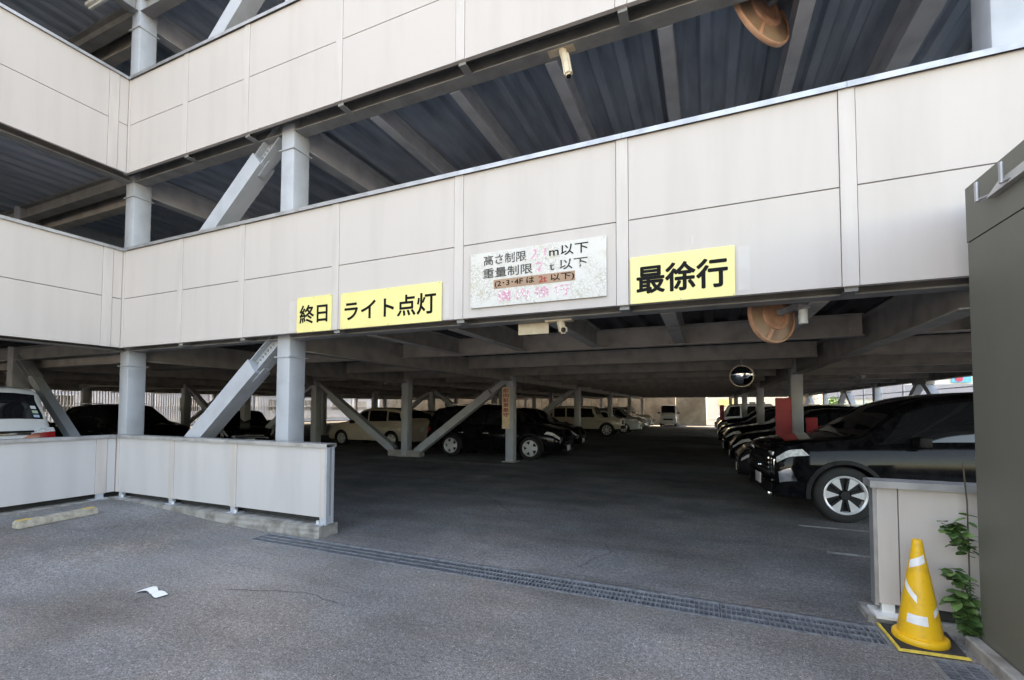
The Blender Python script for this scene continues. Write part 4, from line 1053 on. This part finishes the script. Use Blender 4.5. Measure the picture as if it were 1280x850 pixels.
SUVL = lowcar('crossover', 4.75, [(-h, .85), (-h+.05, 1.0), (-h+.2, 1.32), (-h+.42, 1.58), (-1.2, 1.66), (-.3, 1.685), (.25, 1.63), (.7, 1.38), (1.05, 1.13), (1.5, 1.06), (h-.2, .93), (h, .72)],
  [(-h, .76), (-h+.3, 1.05), (-.5, 1.03), (.8, 1.0), (h-.3, .86), (h, .66)], .92, (1.42, -1.36), .355, ((-.05, .9, -.02, .36, 6.15, 7.8), (-1.1, -.13, -1.03, -.10, 6.15, 7.8), (-1.85, -1.18, -1.7, -1.12, 6.2, 7.7)), ws=(.34, 1.02), rwn=(-h+.18, -h+.4),
  extra=[('wheel_arch', 'trim', arches((1.42, -1.36), .355, .91)), ('roof_rail', 'chrome', pair(-1.7, .0, .62, .65, 1.69, 1.72))])
# --- boxy off-roader
L = 3.95; h = L/2
JEEP = dict(id='offroader', L=L, wheels=(1.22, -1.15), rw=.37, rim='steel', shape=CarShape(
    [(-h, 1.0), (-h+.02, 1.05), (-h+.07, 1.62), (-h+.2, 1.69), (-.6, 1.70), (.35, 1.68), (.45, 1.64), (.72, 1.12), (.85, 1.07), (1.7, 1.03), (h-.04, 1.0), (h, .96)],
    [(-h, .94), (-h+.1, 1.03), (.6, 1.02), (h-.1, .96), (h, .9)], [(-h, .77), (-h+.05, .80), (.5, .80), (h-.05, .72), (h, .70)], .36, .05, .05),
  patches=[('windshield', 'glass', 0, (.47, .69, .47, .69, 9, 11), None)] + [('side_window', 'glass', s, c, None) for s in (1, -1) for c in ((-.25, .52, -.25, .38, 6.15, 7.8), (-1.05, -.35, -1.05, -.35, 6.15, 7.8), (-1.8, -1.15, -1.8, -1.15, 6.15, 7.8))],
  extras=[('fender', 'beige', lambda b, h=h: [b.bevbox(wx-.48, min(s*.70, s*.90), .82, wx+.48, max(s*.70, s*.90), .90, .03) for wx in (1.22, -1.15) for s in SIDES]),
    ('bumper', 'trim', lambda b, h=h: b.bevbox(h, -.78, .46, h+.2, .78, .62, .03)), ('headlight', 'lamp', lambda b, h=h: [b.cyl((h-.02, s*.5, .82), (h+.02, s*.5, .82), .10, 18) for s in SIDES]),
    ('grille', 'trim', lambda b, h=h: [b.box(h-.01, -.30+.1*i, .68, h+.012, -.25+.1*i, .92) for i in range(6)]), ('license_plate', 'plate', plate_box(h+.2, .46)), ('side_mirror', 'trim', mirrors(.5, .82, 1.1)), ('spare_wheel', 'tyre', lambda b, h=h: b.cyl((-h-.2, 0, .95), (-h, 0, .95), .35, 24))])
# --- small white van
L = 3.4; h = L/2
VAN = dict(id='van', L=L, wheels=(1.15, -1.05), rw=.27, rim='steel', shape=CarShape(
    [(-h, 1.0), (-h+.02, 1.1), (-h+.12, 1.80), (-h+.3, 1.87), (.5, 1.87), (.9, 1.80), (1.35, 1.22), (1.5, 1.05), (h-.04, .95), (h, .80)],
    [(-h, .93), (-h+.1, 1.05), (1, 1.0), (h, .74)], [(-h, .70), (-h+.06, .735), (.9, .74), (h-.1, .70), (h, .66)], .22, .06, .06),
  patches=[('windshield', 'glass', 0, (.92, 1.38, .92, 1.38, 9, 11), None), ('rear_window', 'glass', 0, (-h+.04, -h+.11, -h+.04, -h+.11, 9, 11), None)] + [('side_window', 'glass', s, c, None) for s in (1, -1) for c in ((.3, 1.15, .3, .85, 6.15, 7.8), (-.6, .2, -.6, .2, 6.15, 7.8), (-1.5, -.7, -1.5, -.7, 6.15, 7.8))] +
    [('headlight', 'lamp', s, (h-.22, h-.03, h-.18, h-.03, 4.4, 5.8), None) for s in (1, -1)],
  extras=[('license_plate', 'plate', plate_box(h+.004, .38)), ('bumper', 'white', lambda b, h=h: b.bevbox(h-.1, -.68, .3, h+.05, .68, .5, .03)), ('side_mirror', 'trim', mirrors(1.0, .72, 1.1)), ('grille', 'trim', rectf(h-.01, h+.01, .4, .55, .68))])

PI = math.pi
GR, GL, GB = 'cars parked nose-out along the right of the aisle', 'cars parked along the left of the aisle', 'dark cars parked behind the left low wall'
car('sport_utility_vehicle', 'large glossy black sport utility vehicle nearest on the right behind the short wall end', SUV, 'black', GR, (3.28, 8.82, 0), PI+R(7))
car('sedan_car', 'dark grey sedan with pale reflections on its bonnet just beyond the nearest black vehicle', SEDAN, 'graphite', GR, (.62+2.275, 11.15, 0), PI)
car('hatchback_car', 'black hatchback parked just past the tall red board', HATCH, 'black', GR, (.62+2.15, 14.3, 0), PI)
car('crossover_car', 'black crossover fourth from the front in the right-hand row', SUVL, 'black', GR, (.55+2.375, 17.0, 0), PI)
car('sedan_car', 'silver sedan beside the second right-hand column', SEDAN, 'silver', GR, (.7+2.275, 19.0, 0), PI)
car('hatchback_car', 'graphite hatchback beyond the second right-hand column', HATCH, 'graphite', GR, (.5+2.15, 22.2, 0), PI)
car('sedan_car', 'black sedan next to the far right-hand columns', SEDAN, 'black', GR, (.7+2.275, 24.8, 0), PI)
car('small_van', 'white small van in the right-hand row near the bright far end', VAN, 'white', GR, (.65+1.7, 33.5, 0), PI, 'van')
car('crossover_car', 'black crossover with bright alloy wheels behind the column with the beige notice', SUVL, 'black', GL, (-6.35, 13.85, 0), 0)
car('hatchback_car', 'tan hatchback seen from its side behind the v shaped brace', HATCH, 'tan', GL, (-12.75, 15.6, 0), PI)
car('sedan_car', 'pale beige sedan tail just right of the brace post', SEDAN, 'beige', GL, (-12.2, 18.2, 0), PI)
car('offroad_car', 'beige boxy off-road vehicle with flat roof behind the second aisle column', JEEP, 'beige', GL, (-6.25, 25.9, 0), 0)
car('hatchback_car', 'black hatchback between the notice column and the beige off-roader', HATCH, 'black', GL, (-6.5, 17.2, 0), 0)
car('sedan_car', 'white sedan nose beyond the beige off-roader', SEDAN, 'white', GL, (-6.0, 29.3, 0), 0)
car('hatchback_car', 'silver hatchback nose further along the left row', HATCH, 'silver', GL, (-5.9, 33.5, 0), 0)
car('sedan_car', 'white sedan nose furthest along the left row before the far wall', SEDAN, 'white', GL, (-6.1, 37.2, 0), 0)
car('offroad_car', 'beige boxy off-road vehicle deep in the left row', JEEP, 'beige', GL, (-6.2, 40.3, 0), 0)
car('crossover_car', 'black crossover just this side of the white small van on the right', SUVL, 'black', GR, (.6+2.375, 27.3, 0), PI)
car('hatchback_car', 'silver hatchback beyond the white small van on the right', HATCH, 'silver', GR, (.6+2.15, 36.5, 0), PI)
car('small_van', 'white van facing the camera at the far end of the aisle', VAN, 'white', None, (-3.0, 43.2, 0), -PI/2, 'van')
car('minivan', 'white minivan seen from behind at the left edge with stickers on its rear window', MV, 'white', None, (-10.33-2.425, 3.28, 0), PI)
car('sedan_car', 'black sedan with glinting headlights seen under the big diagonal brace', SEDAN, 'black', GB, (-17.35, 12.75, 0), R(-30))
car('crossover_car', 'black crossover left of the big diagonal brace behind the corner column', SUVL, 'black', GB, (-18.4, 9.2, 0), 0)
car('hatchback_car', 'black hatchback between the white minivan and the corner column', HATCH, 'black', GB, (-20.6, 7.0, 0), 0)
# stickers on the minivan's rear window
mvr = CARS['minivan']; sh = MV['shape']; hh = MV['L']/2
for z, k in ((.138, 'sticker_w'), (.120, 'sticker_g'), (.102, 'sticker_b')):
    b = MB(); p = sh.S(-hh+z, 9.25, -1)
    c = [sh.S(-hh+z+dx, tt, -1)+sh.N(-hh+z+dx, tt, -1)*.011 for dx, tt in ((-.006, 9.14), (-.006, 9.38), (.006, 9.38), (.006, 9.14))]
    b.face(c); put('sticker', b.mesh('sticker', M[k]), mvr, world=False)

# ================================================================== BEYOND THE GARAGE
# retaining wall at the far end
t = thing('retaining_wall', 'tan concrete retaining wall closing the far end of the aisle', 'wall', (-6, 46.5, 0))
for k in range(14):
    b = MB(); b.bevbox(-38+2.72*k, 46.4, 0, -38+2.72*(k+1)-.03, 46.7, 4.2, .02); put('wall_panel', b.mesh('wall_panel', M['wall_tan']), t)
# slatted fence on the left boundary
t = thing('slatted_fence', 'tall white slatted screen along the far left side of the garage', 'fence', (-36.6, 20, 0))
b = MB(); y = -8.
while y < 44: b.box(-36.62, y, .3, -36.58, y+.07, 2.9); y += .16
put('slats', b.mesh('slats', M['slat']), t, kind='stuff')
b = MB()
for z in (.5, 1.6, 2.6): b.box(-36.70, -8, z, -36.625, 44, z+.06)
put('rail', b.mesh('rail', M['slat']), t)
me = None
for k in range(14):
    b = MB(); b.box(-36.74, -8+4*k-.05, 0, -36.56, -8+4*k+.05, 3.0); put('post', b.mesh('post', M['slat']), t)
def building(name, label, x0, y0, x1, y1, h, key, wins, face):
    t = thing(name, label, 'building', ((x0+x1)/2, (y0+y1)/2, 0))
    b = MB(); b.box(x0, y0, 0, x1, y1, h); put('wall', b.mesh('wall', M[key]), t)
    b = MB(); b.box(x0-.2, y0-.2, h, x1+.2, y1+.2, h+.3); put('roof', b.mesh('roof', M['slab']), t)
    for (a, z, w_, h_) in wins:
        f = MB(); g = MB()
        if face == 'x': f.box(x1-.05, a-.06, z-.06, x1+.05, a+w_+.06, z+h_+.06); g.box(x1+.02, a, z, x1+.056, a+w_, z+h_)
        else: f.box(a-.06, y0-.05, z-.06, a+w_+.06, y0+.05, z+h_+.06); g.box(a, y0-.056, z, a+w_, y0-.02, z+h_)
        fo = reg(put('window', f.mesh('window', M['white']), t)); put('pane', g.mesh('pane', M['glass']), fo)
    return t
building('neighbour_building', 'pale blue building behind the slatted screen on the left', -60, -20, -43, 70, 9, 'blue_wall', [(-6+4.5*k, z, 1.8, 1.2) for k in range(14) for z in (1.2, 4.4)], 'x')
t = building('shop_building', 'cream building with a mauve band and a red and cyan sign right of the garage', 12, 58, 60, 75, 9.5, 'cream_wall', [], 'y')
b = MB(); b.box(11.9, 57.85, 2.6, 60.1, 57.995, 4.0); put('band', b.mesh('band', M['mauve']), t)
b = MB(); b.box(22.25, 57.8, 4.15, 23.7, 57.9, 4.9); sg = reg(put('sign_band', b.mesh('sign_band', M['sign_cyan']), t))
b = MB(); b.cyl((22.78, 57.8, 4.52), (22.78, 57.74, 4.52), .29, 24); put('red_disc', b.mesh('red_disc', M['sign_red']), sg)
t = building('cream_building', 'cream building with a yellow board beyond the far end of the garage', 0.2, 66, 11.0, 80, 8, 'cream_wall', [(5.2, .8, .7, 1.6), (6.3, .8, .7, 1.6)], 'y')
b = MB(); b.box(1.6, 65.85, 1.9, 3.4, 65.95, 2.8); put('yellow_board', b.mesh('yellow_board', M['yellow']), t)
# hedge beyond the right side
def hedge(label, x0, x1, y, h):
    t = thing('hedge', label, 'hedge', ((x0+x1)/2, y, 0))
    b = MB(); b.mi = 0
    for i in range(2600):
        p = Vector((random.uniform(x0, x1), y+random.gauss(0, .45), 0)); p.z = random.random()**.6*h*(.75+.35*math.sin(p.x*1.9)+.1*random.random())
        n = Vector((random.gauss(0, 1), random.gauss(0, 1), random.gauss(0, 1))).normalized(); a = n.orthogonal()*.10; c = n.cross(a)
        b.face([p-a, p+c*.6, p+a, p-c*.6])
    put('foliage', b.mesh('foliage', M['leaf2']), t, kind='stuff')
    b = MB()
    for i in range(8): x = x0+(x1-x0)*(i+.5)/8; b.cyl((x, y, 0), (x, y, h*.7), .04, 6)
    put('trunk', b.mesh('trunk', M['stem']), t)
hedge('low green hedge outside the right-hand side opening', 8.5, 13.5, 50, 2.3)
